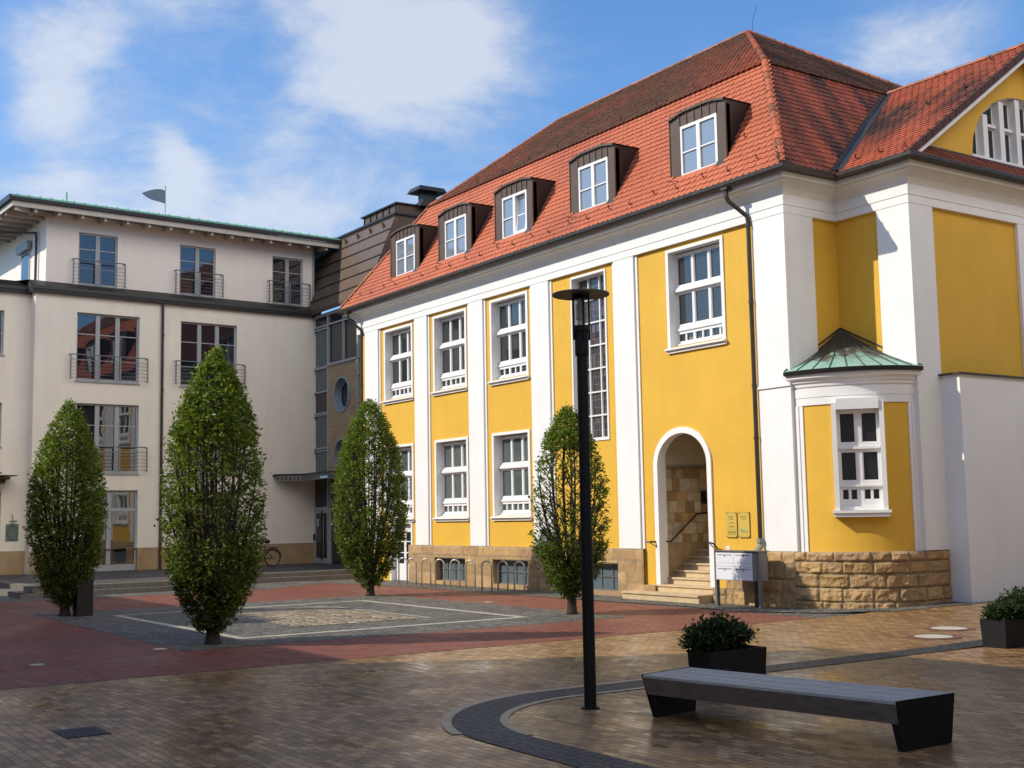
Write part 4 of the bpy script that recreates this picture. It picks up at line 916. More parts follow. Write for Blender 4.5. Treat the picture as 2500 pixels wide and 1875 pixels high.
for c0, c1 in ((s0+.05, uc-.06), (uc+.06, s1-.05)):
    c = (c0+c1)/2; m.fb(F, c-.03, c+.03, 2.33, 2.58, n0, n1-.004)
    for z0, z1 in rowsb: m.fb(F, c0, c0+.022, z0, z1, n0, n1-.008); m.fb(F, c1-.022, c1, z0, z1, n0, n1-.008); m.fb(F, c0+.022, c1-.022, z0, z0+.025, n0, n1-.008); m.fb(F, c0+.022, c1-.022, z1-.02, z1, n0, n1-.008)
bwin = m.build('bay_window', MWF, YB)
m = MB(); m.poly([F.p(s0, 2.2, n0+.015), F.p(s1, 2.2, n0+.015), F.p(s1, 4.28, n0+.015), F.p(s0, 4.28, n0+.015)]); m.build('pane', MGLK, bwin)
MBLIND = pbr('dark_blind', (.022, .022, .023), .5)
for c0, c1 in ((s0+.075, uc-.085), (uc+.085, s1-.075)):
    m = MB()
    for k in range(14): z = 3.60+k*.041; m.fb(F, c0, c1, z, z+.026, n0+.017, n0+.024)
    m.build('window_blind', MBLIND, bwin)
m = MB(); m.fb(F, 0, s0, 2.12, 4.44, -.06, .20); m.fb(F, s1, WB, 2.12, 4.44, -.06, .20); m.build('window_surround', MW, bwin)
m = MB(); m.fb(F, s0+.005, s1-.005, 4.285, 4.52, -.05, .23); m.build('shutter_box', MWF, bwin)
m = MB(); m.fb(F, -.06, WB+.06, 2.06, 2.12, -.06, .27); m.fb(F, -.03, WB+.03, 1.98, 2.059, -.06, .235); m.fb(F, s0, s1, 2.121, 2.199, -.06, .08); m.build('window_sill', MW, bwin)
# string course between bay gutter and downpipe
m = MB(); m.fb(FA, -20.02, XM+.10, 4.90, 4.97, .086, .12); m.build('string_course', MW, YB)
# annex box beside the wing
m = MB(); m.box(XW+.002, -16.47, 22.92, 26.02, 0, 5.02); m.build('annex', MW, YB)
m = MB(); m.box(XW+.003, -16.40, 22.84, 26.10, 5.021, 5.06); m.build('annex_cover', MGUT, YB)

# gable with arched window -------------------------------------------------------------------
gc, gw, gz0, gz1 = 26.75, 2.10, 10.26, 12.02
def arc_top(y):
    t = (y-gc)/gw; return gz0+(gz1-gz0)*math.sqrt(max(0, 1-t*t)) if abs(t) < 1 else None
def rake(y): return EZ-.05+(WRZ-EZ)*(1-abs(y-WR)/(WR-WE))-.02
m = MB(); ys = sorted(set([Y1+.05, 2*gc-Y1-.05]+[gc-gw+2*gw*i/40 for i in range(41)]+[WE+.3*i for i in range(1, 34)])); ys = [y for y in ys if Y1+.05 <= y <= 2*gc-Y1-.05]
for a, b_ in zip(ys[:-1], ys[1:]):
    mid = (a+b_)/2; lo = arc_top(mid)
    la, lb = (arc_top(a) or gz0, arc_top(b_) or gz0) if lo else (9.3, 9.3)
    if rake(a) > la or rake(b_) > lb: m.poly([FG.p(a, la, .01), FG.p(b_, lb, .01), FG.p(b_, max(lb, rake(b_)), .01), FG.p(a, max(la, rake(a)), .01)], 0)
    if lo: m.poly([FG.p(a, la, .01), FG.p(b_, lb, .01), FG.p(b_, lb, -.20), FG.p(a, la, -.20)], 1)
m.build('gable_wall', [MY, MW], YB)
m = MB(); m.poly([FG.p(gc-gw, gz0, -.2)]+[FG.p(gc-gw*math.cos(math.pi*i/30), gz0+(gz1-gz0)*math.sin(math.pi*i/30), -.2) for i in range(31)])
gwin = m.build('gable_window', MWF, YB)
m = MB(); mg = MB()
colsw = [(gc-1.98+.66*i, gc-1.98+.66*i+.34) for i in range(7)]
for a, b_ in colsw:
    for z0, z1 in ((gz0+.14, gz0+.86), (gz0+1.02, gz1)):
        za, zb2 = arc_top(a) or 0, arc_top(b_) or 0
        ta, tb = min(z1, za-.12), min(z1, zb2-.12)
        if min(ta, tb) < z0+.12: continue
        mg.poly([FG.p(a, z0, -.19), FG.p(b_, z0, -.19), FG.p(b_, tb, -.19), FG.p(a, ta, -.19)])
    if (arc_top(a) or 0) > gz0+1.0: m.fb(FG, a-.02, b_+.04, gz0+.90, gz0+.97, -.199, -.10)
for i in range(8):
    u = gc-1.98+.66*i-.16; t1 = (arc_top(u-.09) or 0); t2 = (arc_top(u+.09) or 0)
    if min(t1, t2) > gz0+.3: m.fb(FG, u-.09, u+.09, gz0, min(t1, t2)-.03, -.199, -.02)
m.fb(FG, gc-gw, gc+gw, gz0-.02, gz0+.08, -.2, .03); m.build('window_mullion', MWF, gwin); mg.build('pane', MGLK, gwin)
m = MB(); m.fb(FG, WE+.9, YR2-.9, 10.20, 10.26, .0, .08); m.build('gable_flashing', MGUT, YB)

# downpipes -----------------------------------------------------------------------------------
def downpipe(x, corner):
    yw = Y0-.14; m = MB(); g = Vector((x-.28 if not corner else x-.32, Y0-.53, 9.66))
    m.tube([g+Vector((0, 0, .04)), g+Vector((0, 0, -.22)), g+Vector((.02, .04, -.32)), (x-.02, yw-.02, 8.98), (x, yw, 8.85), (x, yw, 1.50)], .052, 10)
    m.box(g.x-.10, g.x+.10, g.y-.09, g.y+.08, 9.60, 9.66)
    for z in (8.75, 6.95, 5.0, 3.8): m.tube([(x, yw, z-.03), (x, yw, z+.03)], .064, 10)
    return m.build('downpipe', MGUT, YB)
p = downpipe(-20.08, False)
m = MB(); yw = Y0-.14; m.tube([(-20.08, yw, 1.52), (-20.08, yw, 1.36), (-20.06, yw-.16, 1.22), (-20.05, yw-.17, .95), (-20.05, yw-.17, .66)], .075, 10); m.tube([(-20.05, yw-.17, .98), (-20.05, yw-.17, 1.05)], .088, 10); m.tube([(-20.08, yw, 1.43), (-20.08, yw, 1.5)], .088, 10); m.build('pipe_offset', MPIPEG, p)
m = MB(); m.tube([(-20.05, yw-.17, .66), (-20.05, yw-.17, 0)], .085, 10); m.build('standpipe', MGUT, p)
downpipe(-39.66, True)

# ---------------------------------------------------------------- the white building
g_ = rad(2.969)
CU = Vector((-math.sin(g_), math.cos(g_), 0)); CN = Vector((math.cos(g_), math.sin(g_), 0)); CO = Vector((-48.77, 22.74, 0))
FC = Fr(CO, CU, CN); FCL = Fr(CO-CN*.6, CU, CN); FCT = Fr(CO-CN*.35, CU, CN)
WBD = thing('white_building', 'cream rendered house with green roof edge and steel balcony rails at the left', 'building', (-53, 15, 0))
UL, UR, ZT = -11.83, 0.0, 10.93
CM1, CM2, CL1, CL2 = (-10.26, -7.79, 7.62, 10.28), (-6.08, -3.63, 7.60, 10.27), (-10.22, -7.77, 4.06, 6.75), (-6.08, -3.63, 4.04, 6.74)
CD1, CD2 = (-9.95, -7.76, .30, 3.40), (-6.0, -3.65, .30, 3.36)
m = MB(); wall(m, FC, UL, UR+.3, 1.16, ZT, [CM1, CM2, CL1, CL2]+[(c[0], c[1], 1.16, c[3]) for c in (CD1, CD2)], depth=.20)
m.poly([FC.p(UL, .28, 0), FC.p(UL, ZT, 0), FC.p(UL, ZT, -.62), FC.p(UL, .28, -.62)])
CLW = [(-14.9, -12.79, 8.52, 10.2), (-14.9, -12.79, 5.05, 6.70), (-15.2, -12.73, .3, 3.38)]
wall(m, FCL, -30, UL, 1.16, ZT, CLW[:2]+[(-15.2, -12.73, 1.16, 3.38)], depth=.2)
m.poly([FCL.p(-30, .28, 0), FCL.p(-30, ZT, 0), FCL.p(-30, ZT, -9), FCL.p(-30, .28, -9)])
m.build('lower_wall', MC, WBD)
m = MB(); wall(m, FC, UL, UR+.3, .26, 1.159, [(c[0], c[1], .26, 1.159) for c in (CD1, CD2)], depth=.2, n=.012); m.build('stone_base', MSTNS, WBD)
m = MB(); wall(m, FCL, -30, UL, .26, 1.159, [(-15.2, -12.73, .26, 1.159)], depth=.2, n=.012); m.build('stone_base', MSTNS, WBD)
CT = [(-10.15, -8.60, 11.42, 13.52), (-6.02, -4.45, 11.42, 13.52), (-1.85, -.38, 11.42, 13.52)]
m = MB(); wall(m, FCT, -11.38, .14, ZT, 14.25, CT, depth=.16)
m.poly([FCT.p(-11.38, ZT, 0), FCT.p(-11.38, 14.25, 0), FCT.p(-11.38, 14.25, -10), FCT.p(-11.38, ZT, -10)]); m.poly([FCT.p(.14, ZT, 0), FCT.p(.14, 14.25, 0), FCT.p(.14, 14.25, -10), FCT.p(.14, ZT, -10)])
m.build('upper_wall', MCU, WBD)
m = MB(); m.fb(FCT, .06, .16, ZT, 14.2, .002, .03); m.build('corner_trim', MGREY, WBD)
# black metal ledge between the storeys
m = MB()
def ledge(F, u0, u1, back):
    for (n0, z0), (n1, z1) in (((.16, 10.90), (.16, 11.02)), ((.16, 11.02), (.10, 11.06)), ((.10, 11.06), (.08, 11.18)), ((.08, 11.18), (-back, 11.44)), ((.16, 10.90), (-.02, 10.90))):
        m.poly([F.p(u0, z0, n0), F.p(u1, z0, n0), F.p(u1, z1, n1), F.p(u0, z1, n1)])
ledge(FC, UL-.14, UR+.3, .36); ledge(FCL, -30, UL-.0, .3)
m.poly([FC.p(UL-.14, 10.90, .16), FC.p(UL-.14, 11.06, .14), FC.p(UL-.14, 11.44, -.36), FC.p(UL-.14, 11.44, -.8), FC.p(UL-.14, 10.90, -.7)])
m.poly([FC.p(UL-.14, 11.44, -.36), FC.p(-11.3, 11.44, -.36), FC.p(-11.3, 11.44, -6), FC.p(UL-4, 11.44, -6)]); m.poly([FCL.p(-30, 11.40, -.3), FCL.p(-11.6, 11.40, -.3), FCL.p(-11.6, 11.40, -9), FCL.p(-30, 11.40, -9)])
m.build('metal_ledge', MBLK, WBD)
# roof with wide eaves
m = MB(); EU0, EU1, EN, EZc = -12.95, 1.05, .50, 14.40
dz = math.tan(rad(13))
m.poly([FC.p(EU0, EZc+.06, EN), FC.p(EU1, EZc+.06, EN), FC.p(EU1, EZc+.06+dz*6, EN-6), FC.p(EU0+6, EZc+.06+dz*6, EN-6)])
m.poly([FC.p(EU0, EZc+.06, EN), FC.p(EU0+6, EZc+.06+dz*6, EN-6), FC.p(EU0+6, EZc+.06+dz*6, EN-14), FC.p(EU0, EZc+.06, EN-14)])
m.poly([FC.p(EU0+6, EZc+.06+dz*6, EN-6), FC.p(EU1, EZc+.06+dz*6, EN-6), FC.p(EU1, EZc+.06, EN-12), FC.p(EU0, EZc+.06, EN-12)])
croof = m.build('roof', MCOP, WBD)
m = MB()
for i in range(33):
    u = EU0+.22+i*.42
    if u < EU1: m.fb(FC, u-.02, u+.02, EZc+.04, EZc+.10, EN-.02, EN+.05); m.hexa([FC.p(u-.02, EZc+.06, EN), FC.p(u+.02, EZc+.06, EN), FC.p(u+.02, EZc+.06+dz*min(5, u-EU0), EN-min(5, u-EU0)), FC.p(u-.02, EZc+.06+dz*min(5, u-EU0), EN-min(5, u-EU0)), FC.p(u-.02, EZc+.10, EN), FC.p(u+.02, EZc+.10, EN), FC.p(u+.02, EZc+.10+dz*min(5, u-EU0), EN-min(5, u-EU0)), FC.p(u-.02, EZc+.10+dz*min(5, u-EU0), EN-min(5, u-EU0))])
m.fb(FC, EU0, EU1, EZc-.02, EZc+.045, EN-.03, EN+.03)
m.build('roof_edge', MCOP, croof)
m = MB(); m.fb(FC, EU0-.07, EU1, EZc-.16, EZc-.02, EN-.02, EN+.07); m.hexa([FC.p(EU0-.07, EZc-.16, EN-.02), FC.p(EU0, EZc-.16, EN-.02), FC.p(EU0, EZc-.16, EN-12), FC.p(EU0-.07, EZc-.16, EN-12), FC.p(EU0-.07, EZc+.05, EN-.02), FC.p(EU0, EZc+.05, EN-.02), FC.p(EU0, EZc+.05, EN-12), FC.p(EU0-.07, EZc+.05, EN-12)]); m.build('gutter', MBLK, WBD)
MRAF = pbr('cream_timber', (.56, .51, .44), .6, var=.15, vscale=5.)
m = MB(); m.fb(FC, EU0+.06, EU1-.05, EZc-.38, EZc-.165, EN-.07, EN-.025); m.fb(FC, EU0+.06, EU0+.105, EZc-.38, EZc-.165, EN-12, EN-.075); m.build('fascia_board', MRAF, WBD)
m = MB(); m.fb(FC, EU0+.11, EU1-.05, EZc-.26, EZc-.225, -12, EN-.08); m.build('eaves_soffit', pbr('eaves_boards', (.36, .31, .26), .7, var=.2, vscale=5.), WBD)
for i in range(15):
    u = -12.0+i*.885
    m = MB(); m.hexa([FC.p(u-.055, EZc-.50, EN-.12), FC.p(u+.055, EZc-.50, EN-.12), FC.p(u+.055, EZc-.44, -.45), FC.p(u-.055, EZc-.44, -.45), FC.p(u-.055, EZc-.27, EN-.12), FC.p(u+.055, EZc-.27, EN-.12), FC.p(u+.055, EZc-.265, -.45), FC.p(u-.055, EZc-.265, -.45)]); m.build('rafter', MRAF, WBD)
for i in range(7):
    n = .18-i*.8
    m = MB(); m.fb(FC, EU0+.14, -11.36, EZc-.50, EZc-.27, n-.055-.9, n+.055-.9); m.build('rafter', MRAF, WBD)
m = MB(); m.hexa([FC.p(EU0+.16, EZc-.52, EN-.14), FC.p(EU0+.26, EZc-.52, EN-.10), FC.p(-11.30, EZc-.46, -.36), FC.p(-11.40, EZc-.46, -.30), FC.p(EU0+.16, EZc-.27, EN-.14), FC.p(EU0+.26, EZc-.27, EN-.10), FC.p(-11.30, EZc-.27, -.36), FC.p(-11.40, EZc-.27, -.30)]); m.build('hip_rafter', MRAF, WBD)
# windows
def casement(F, h, ncol, bars, n_in=-.12, glass=MGLC, door=False, open_col=None, bottom=.10):
    a, b_, z0, z1 = h; m = MB(); e = .07; f0, f1 = n_in-.06, n_in
    m.fb(F, a, a+e, z0, z1, f0, f1); m.fb(F, b_-e, b_, z0, z1, f0, f1); m.fb(F, a+e, b_-e, z1-.07, z1, f0, f1); m.fb(F, a+e, b_-e, z0, z0+bottom, f0, f1)
    w = (b_-a-2*e)/ncol; cc = [a+e+w*k for k in range(1, ncol)]
    for c in cc: m.fb(F, c-.085, c+.085, z0+bottom, z1-.07, f0, f1+.012)
    for q in bars:
        z = z0+(z1-z0)*q
        edges = [a+e]+[x for c in cc for x in (c-.085, c+.085)]+[b_-e]
        for k in range(0, len(edges), 2): m.fb(F, edges[k], edges[k+1], z-.018, z+.018, f0, f1-.01)
    win = m.build('window', MGREY, WBD)
    edges = [a+e]+[x for c in cc for x in (c-.085, c+.085)]+[b_-e]; mp = MB()
    for k in range(ncol):
        if k == open_col: continue
        mp.poly([F.p(edges[2*k], z0+bottom, f0+.02), F.p(edges[2*k+1], z0+bottom, f0+.02), F.p(edges[2*k+1], z1-.07, f0+.02), F.p(edges[2*k], z1-.07, f0+.02)])
    mp.build('pane', glass, win)
    if open_col is not None:
        k = open_col; mo = MB(); mo.poly([F.p(edges[2*k]-.07, z0, f0-.01), F.p(edges[2*k+1]+.07, z0, f0-.01), F.p(edges[2*k+1]+.07, z1, f0-.01), F.p(edges[2*k]-.07, z1, f0-.01)]); mo.build('room_behind', MGRV, win)
    if not door: ms = MB(); ms.fb(F, a-.04, b_+.04, z0-.055, z0-.002, -.1, .05); ms.build('window_sill', MGREY, win)
    return win
for h in CT: casement(FCT, h, 2, (.33, .69), n_in=-.08)
casement(FC, CM1, 3, (.31, .69)); casement(FC, CM2, 3, (.31, .69)); casement(FC, CL1, 3, (.31, .69), open_col=0); casement(FC, CL2, 3, (.31, .69))
casement(FC, CD1, 2, (.76,), door=True, bottom=.24); casement(FC, CD2, 2, (.76,), door=True, bottom=.24)
casement(FCL, CLW[0], 2, (.5,)); casement(FCL, CLW[1], 2, (.4, .7)); casement(FCL, CLW[2], 2, (.72,), door=True)
m = MB()
for h in (CD1, CD2): m.fb(FC, h[0]+.07, h[1]-.07, 2.60, 2.72, -.13, -.095)
m.build('door_transom', MGREY, WBD)
def railing(F, h, ext=.28, zr=None, zb=None):
    a, b_, z0, z1 = h; zt = z0+1.0 if zr is None else zr; m = MB(); u0, u1 = a-ext, b_+ext; n = .22; zl = z0+.04 if zb is None else zb
    m.tube([F.p(u0, zt, 0), F.p(u0, zt, n), F.p(u1, zt, n), F.p(u1, zt, 0)], .024, 6)
    for u in (u0, u1): m.fb(F, u-.022, u+.022, zl, zt-.02, n-.02, n+.025)
    for k in range(6):
        z = zl+.06+k*(zt-zl-.12)/6; m.tube([F.p(u0, z, 0), F.p(u0, z, n), F.p(u1, z, n), F.p(u1, z, 0)], .008, 5)
    for k in (1, 2) if b_-a > 2 else (1,):
        u = a+(b_-a)*k/(3 if b_-a > 2 else 2); m.fb(F, u-.03, u+.03, zl-.02, zt-.03, n-.012, n+.012)
    return m.build('balcony_rail', MGRAL, WBD)
for h in CT: railing(FCT, h, .24, zr=12.39, zb=11.42)
for h in (CM1, CM2): railing(FC, h, .27, zr=8.60, zb=7.64)
for h in (CL1, CL2): railing(FC, h, .27, zr=5.08, zb=4.12)
m = MB(); m.tube([FC.p(-6.88, 10.95, .10), FC.p(-6.86, .3, .10)], .055, 10)
for z in (1.3, 3.0, 5.2, 7.4, 9.6): m.tube([FC.p(-6.865, z-.03, .10), FC.p(-6.865, z+.03, .10)], .066, 10)
m.build('downpipe', MGUT, WBD)
# shuttered side window and downpipe under the eaves
FS = Fr(FCT.p(-11.38, 0, 0), -CN, -CU)
m = MB(); m.fb(FS, 2.1, 3.3, 11.5, 13.35, -.02, .03); w = m.build('side_window', MGREY, WBD)
m = MB(); m.fb(FS, 2.25, 3.15, 11.6, 12.95, .031, .04); m.build('pane', MGLC, w)
m = MB(); m.fb(FS, 1.9, 3.5, 13.05, 13.38, .031, .20); m.build('roller_shutter', MGREY, w)
m = MB(); m.tube([FS.p(4.0, 13.95, 1.3), FS.p(1.0, 13.50, .12), FS.p(1.0, 13.3, .10), FS.p(1.0, 11.4, .10)], .05, 8); m.build('downpipe', MGUT, WBD)
# little canopy over the far left door
m = MB(); m.fb(FCL, -16, -12.62, 3.80, 3.86, .0, .75); m.fb(FCL, -16, -12.42, 3.92, 3.955, .0, .95); m.fb(FCL, -16, -12.75, 3.66, 3.79, .0, .6); m.fb(FCL, -16, -12.85, 4.03, 4.07, 0, .5); m.build('door_canopy', MBRD, WBD)
m = MB(); m.tube([FC.p(-10.76, EZc+.02, -.0), FC.p(-10.76, EZc+.55, -.0)], .035, 8); m.build('vent_pipe', MCOP, WBD)

# ---------------------------------------------------------------- the link between the two
LB = thing('link_building', 'narrow glass and sandstone link with brown sheet metal roof between two houses', 'building', (-44.5, 25, 0))
FL = Fr((0, 22.72, 0), (1, 0, 0), (0, -1, 0))
LX0, LX1 = -48.85, XL
# curtain wall frame
m = MB(); n0, n1 = -.12, .0
V_ = [(-48.85, .08), (-47.40, .10), (-45.95, .06), (-44.62, .08), (-44.0, .05), (-41.0, .06)]
for x, w in V_:
    zb_ = 8.70 if x == -45.95 else (.30 if x in (-48.85, -47.40) else 3.9); m.fb(FL, x-w/2, x+w/2, zb_, 10.92, n0, n1+.02)
def hbar(x0, x1, z, w=.07): m.fb(FL, x0, x1, z-w/2, z+w/2, n0, n1+.010)
hbar(-48.81, LX1, 10.90, .12)
for x0, x1 in ((-48.81, -47.45), (-47.35, -45.98), (-45.92, -44.66)): hbar(x0, x1, 10.42)
for z, w in ((10.30, .06), (8.62, .10), (7.58, .06), (6.66, .06), (6.58, .05), (5.16, .07), (5.04, .05), (4.10, .08)): hbar(-48.81, -47.45, z, w)
for z in (8.70, 8.02, 6.9, 5.8): hbar(-44.58, LX1, z, .06)
m.fb(FL, -47.35, -44.66, 8.62, 8.72, -.05, .08)
fr = m.build('curtain_wall_frame', MGREY, LB)
for nm, mat, rects in (('dark_pane', MGLK, [(-48.81, -47.45, 10.45, 10.86), (-47.35, -45.98, 10.45, 10.86), (-45.92, -44.66, 10.45, 10.86), (-47.35, -45.98, 8.70, 10.40), (-45.92, -44.66, 8.70, 10.40), (-48.81, -47.45, 6.66, 7.58)]),
                       ('curtained_pane', MGLG, [(-48.81, -47.45, 8.62, 10.42), (-48.81, -47.45, 7.58, 8.62), (-48.81, -47.45, 5.1, 6.66), (-48.81, -47.45, 4.05, 5.1), (-44.6, LX1, 3.9, 10.86)])):
    m = MB()
    for a, b_, c, d in rects: m.poly([FL.p(a, c, -.08), FL.p(b_, c, -.08), FL.p(b_, d, -.08), FL.p(a, d, -.08)])
    m.build(nm, mat, fr)
m = MB()
for x in (-48.6, -48.2, -47.9, -47.62): m.fb(FL, x-.09, x+.09, 8.7, 10.26, -.079, -.074); m.fb(FL, x-.07, x+.07, 5.2, 6.52, -.079, -.074)
m.build('curtain', MCURT, fr)
# sandstone panel with round windows
RW = [(-46.03, 7.30, .70), (-46.03, 4.72, .70)]
m = MB(); cols_ = []
def panel_cell(x0, x1, z0, z1, tone):
    m.poly([FL.p(x0+.004, z0+.004, .012), FL.p(x1-.004, z0+.004, .012), FL.p(x1-.004, z1-.004, .012), FL.p(x0+.004, z1-.004, .012)])
zc = [3.8, 4.45, 5.38, 6.02, 6.66, 7.95, 8.62]
def ring_fill(cx, cz, r, x0, x1, z0, z1, n=40):
    for i in range(n):
        a0, a1 = 2*math.pi*i/n, 2*math.pi*(i+1)/n
        def edge(a):
            c, s = math.cos(a), math.sin(a); k = min(((x1-cx) if c > 0 else (cx-x0))/max(1e-6, abs(c)), ((z1-cz) if s > 0 else (cz-z0))/max(1e-6, abs(s))); return (cx+c*k, cz+s*k)
        p, q = edge(a0), edge(a1); m.poly([FL.p(cx+r*math.cos(a0), cz+r*math.sin(a0), .012), FL.p(*p, .012), FL.p(*q, .012), FL.p(cx+r*math.cos(a1), cz+r*math.sin(a1), .012)])
ring_fill(-46.03, 7.30, .70, -47.35, -44.66, 6.02, 8.62); ring_fill(-46.03, 4.72, .70, -47.35, -44.66, 3.8, 6.02)
sp = m.build('stone_panel', MSTNS, LB)
m = MB()
for z in (6.02, 6.66, 7.30, 7.95, 4.3, 4.92, 5.5): 
    for x0, x1 in ((-47.35, -46.76), (-45.30, -44.66)) if z not in (6.02,) else ((-47.35, -44.66),): m.fb(FL, x0, x1, z-.006, z+.006, .0121, .016)
m.fb(FL, -46.036, -46.024, 8.05, 8.62, .0121, .016)
m.build('panel_joint', pbr('joint', (.12, .085, .05), .9), sp)
for cx, cz, r in RW:
    m = MB(); n = 36
    for i in range(n):
        a0, a1 = 2*math.pi*i/n, 2*math.pi*(i+1)/n; q = lambda a, rr, nn: FL.p(cx+rr*math.cos(a), cz+rr*math.sin(a), nn)
        m.poly([q(a0, r+.05, .06), q(a1, r+.05, .06), q(a1, r-.02, .06), q(a0, r-.02, .06)]); m.poly([q(a0, r+.05, .0), q(a1, r+.05, .0), q(a1, r+.05, .06), q(a0, r+.05, .06)])
        m.poly([q(a0, r-.02, .06), q(a1, r-.02, .06), q(a1, r-.02, -.30), q(a0, r-.02, -.30)]); m.poly([q(a0, r-.02, -.26), q(a1, r-.02, -.26), q(a1, r-.14, -.24), q(a0, r-.14, -.24)])
    m.fb(FL, cx-.02, cx+.02, cz-r+.14, cz+r-.14, -.27, -.24)
    w = m.build('round_window', pbr('blue_grey_frame', (.27, .32, .36), .45), LB)
    m = MB(); m.poly([FL.p(cx+(r-.03)*math.cos(2*math.pi*i/n), cz+(r-.03)*math.sin(2*math.pi*i/n), -.28) for i in range(n)]); m.build('pane', MGL, w)
# ground floor: door and dark glass
m = MB(); m.fb(FL, -48.78, -47.26, .30, 2.66, -.10, -.02)
dr = m.build('glass_door', MGREY, LB)
m = MB(); m.fb(FL, -48.58, -47.92, .52, 2.40, -.019, -.012); m.fb(FL, -47.84, -47.45, .52, 2.40, -.019, -.012); m.build('door_pane', MGLK, dr)
m = MB(); m.tube([FL.p(-47.88, .42, .06), FL.p(-47.88, 2.52, .06)], .03, 8); m.fb(FL, -47.9, -47.86, .6, .64, -.02, .05); m.fb(FL, -47.9, -47.86, 2.3, 2.34, -.02, .05); m.build('door_handle', MIRON, dr)
m = MB(); m.fb(FL, -48.52, -48.30, 2.02, 2.18, -.0118, -.009); m.fb(FL, -48.5, -48.32, 1.86, 2.0, -.0118, -.009); m.build('door_notice', pbr('paper_notice', (.45, .47, .50), .7), dr)
m = MB(); m.fb(FL, -48.75, -48.69, 1.25, 1.52, -.019, .05); m.build('door_lock', MIRON, dr)
m = MB(); m.poly([FL.p(-48.85, 2.66, -.06), FL.p(LX1, 2.66, -.06), FL.p(LX1, 3.9, -.06), FL.p(-48.85, 3.9, -.06)]); m.poly([FL.p(-47.26, .0, -.06), FL.p(LX1, .0, -.06), FL.p(LX1, 2.66, -.06), FL.p(-47.26, 2.66, -.06)]); m.build('ground_floor_glazing', MGLK, LB)
m = MB()
for x in (-47.22, -45.6, -44.2, -42.6, -41.2): m.fb(FL, x-.04, x+.04, .05, 3.9, -.059, .0)
m.build('glazing_bar', MGREY, LB)
# canopy with perforated edge
m = MB(); D_ = .95
pts = [FC.p(-1.98, 0, .0), FC.p(-1.98, 0, .35), FC.p(-1.1, 0, D_+.25), Vector((-46.7, 21.55, 0)), Vector((-41.0, 21.55, 0)), Vector((-41.0, 22.70, 0)), FC.p(0, 0, .0)]
for z0, z1 in ((3.98, 4.06),):
    m.poly([p+Vector((0, 0, z1)) for p in pts]); m.poly([p+Vector((0, 0, z0)) for p in pts])
    for i in range(len(pts)-1): a, b_ = pts[i], pts[i+1]; m.poly([a+Vector((0, 0, z0)), b_+Vector((0, 0, z0)), b_+Vector((0, 0, z1)), a+Vector((0, 0, z1))])
can = m.build('entrance_canopy', MBRD, LB)
m = MB()
for i in (1, 2, 3):
    a, b_ = pts[i], pts[i+1]; d = b_-a; F = Fr(a, d, Vector((d.y, -d.x, 0))); L_ = d.length; m.fb(F, 0, L_, 3.76, 3.80, .0, .02); m.fb(F, 0, L_, 3.93, 3.975, .0, .02)
    k = int(L_/.17)
    for j in range(k+1): u = j*L_/k; m.fb(F, max(0, u-.04), min(L_, u+.04), 3.8001, 3.9299, .001, .018)
m.build('perforated_edge', pbr('canopy_edge_steel', (.20, .20, .19), .5, metal=.4), can)
# brown metal mansard
LYB, LZB, LYT, LZT, LXE = 22.52, 11.16, 23.90, 14.55, -43.45
m = MB(); FM = None
m.poly([(-52, LYB, LZB), (LXE, LYB, LZB), (LXE, LYT, LZT), (-52, LYT, LZT)]); m.poly([(LXE, LYB, LZB), (LXE, 30, LZB), (LXE, 30, LZT), (LXE, LYT, LZT)]); m.poly([(-52, LYT, LZT), (LXE, LYT, LZT), (LXE, 30, LZT), (-52, 30, LZT)])
m.poly([(-52, LYB, 10.97), (LX1, LYB, 10.97), (LX1, LYB, LZB), (-52, LYB, LZB)]); m.poly([(LXE, LYB, LZB), (LX1, LYB, LZB), (LX1, 30, LZB), (LXE, 30, LZB)])
mroof = m.build('metal_roof', MBRN, LB)
m = MB(); d = Vector((0, LYT-LYB, LZT-LZB)); nn = Vector((0, -(LZT-LZB), LYT-LYB)).normalized()
for k in range(1, 7):
    p = Vector((0, LYB, LZB))+d*((k-.15)/6.0); t = d.normalized()*.02
    m.hexa([Vector((-52, 0, 0))+p-t, Vector((LXE+.02, 0, 0))+p-t, Vector((LXE+.02, 0, 0))+p+t, Vector((-52, 0, 0))+p+t]+[q+nn*.04 for q in (Vector((-52, 0, 0))+p-t, Vector((LXE+.02, 0, 0))+p-t, Vector((LXE+.02, 0, 0))+p+t, Vector((-52, 0, 0))+p+t)])
m.box(-52, LXE+.08, LYT-.10, LYT+.1, LZT-.02, LZT+.06); m.box(LXE-.0, LXE+.08, LYT+.101, 30, LZT-.02, LZT+.06)
m.build('roof_seam', MBRD, mroof)
m = MB(); p = Vector((0, LYB, LZB))+d*.86
for i in range(5):
    x = -47.6+i*1.15; q = Vector((x, 0, 0))+p; m.hexa([q+Vector((-.05, -.03, 0)), q+Vector((.05, -.03, 0)), q+Vector((.05, .05, .1)), q+Vector((-.05, .05, .1)), q+Vector((-.012, -.10, .20)), q+Vector((.012, -.10, .20)), q+Vector((.012, -.02, .24)), q+Vector((-.012, -.02, .24))])
m.build('roof_step', MBRN, mroof)
m = MB(); BX0, BX1, BY = -46.55, -43.56, 24.02
m.box(BX0, BX1, BY, 29, LZT+.061, 15.02); bx = m.build('roof_box', MBRN, LB)
m = MB(); m.box(BX0-.10, BX1+.08, BY-.10, 29.1, 15.021, 15.08)
for i in range(6): x = BX0+.10+i*(BX1-BX0-.2)/5; m.box(x-.02, x+.02, BY-.04, BY-.001, LZT+.07, 15.02)
m.box(BX1+.001, BX1+.03, BY+1.2, BY+1.26, LZT+.07, 15.02); m.build('box_cover', MBRD, bx)
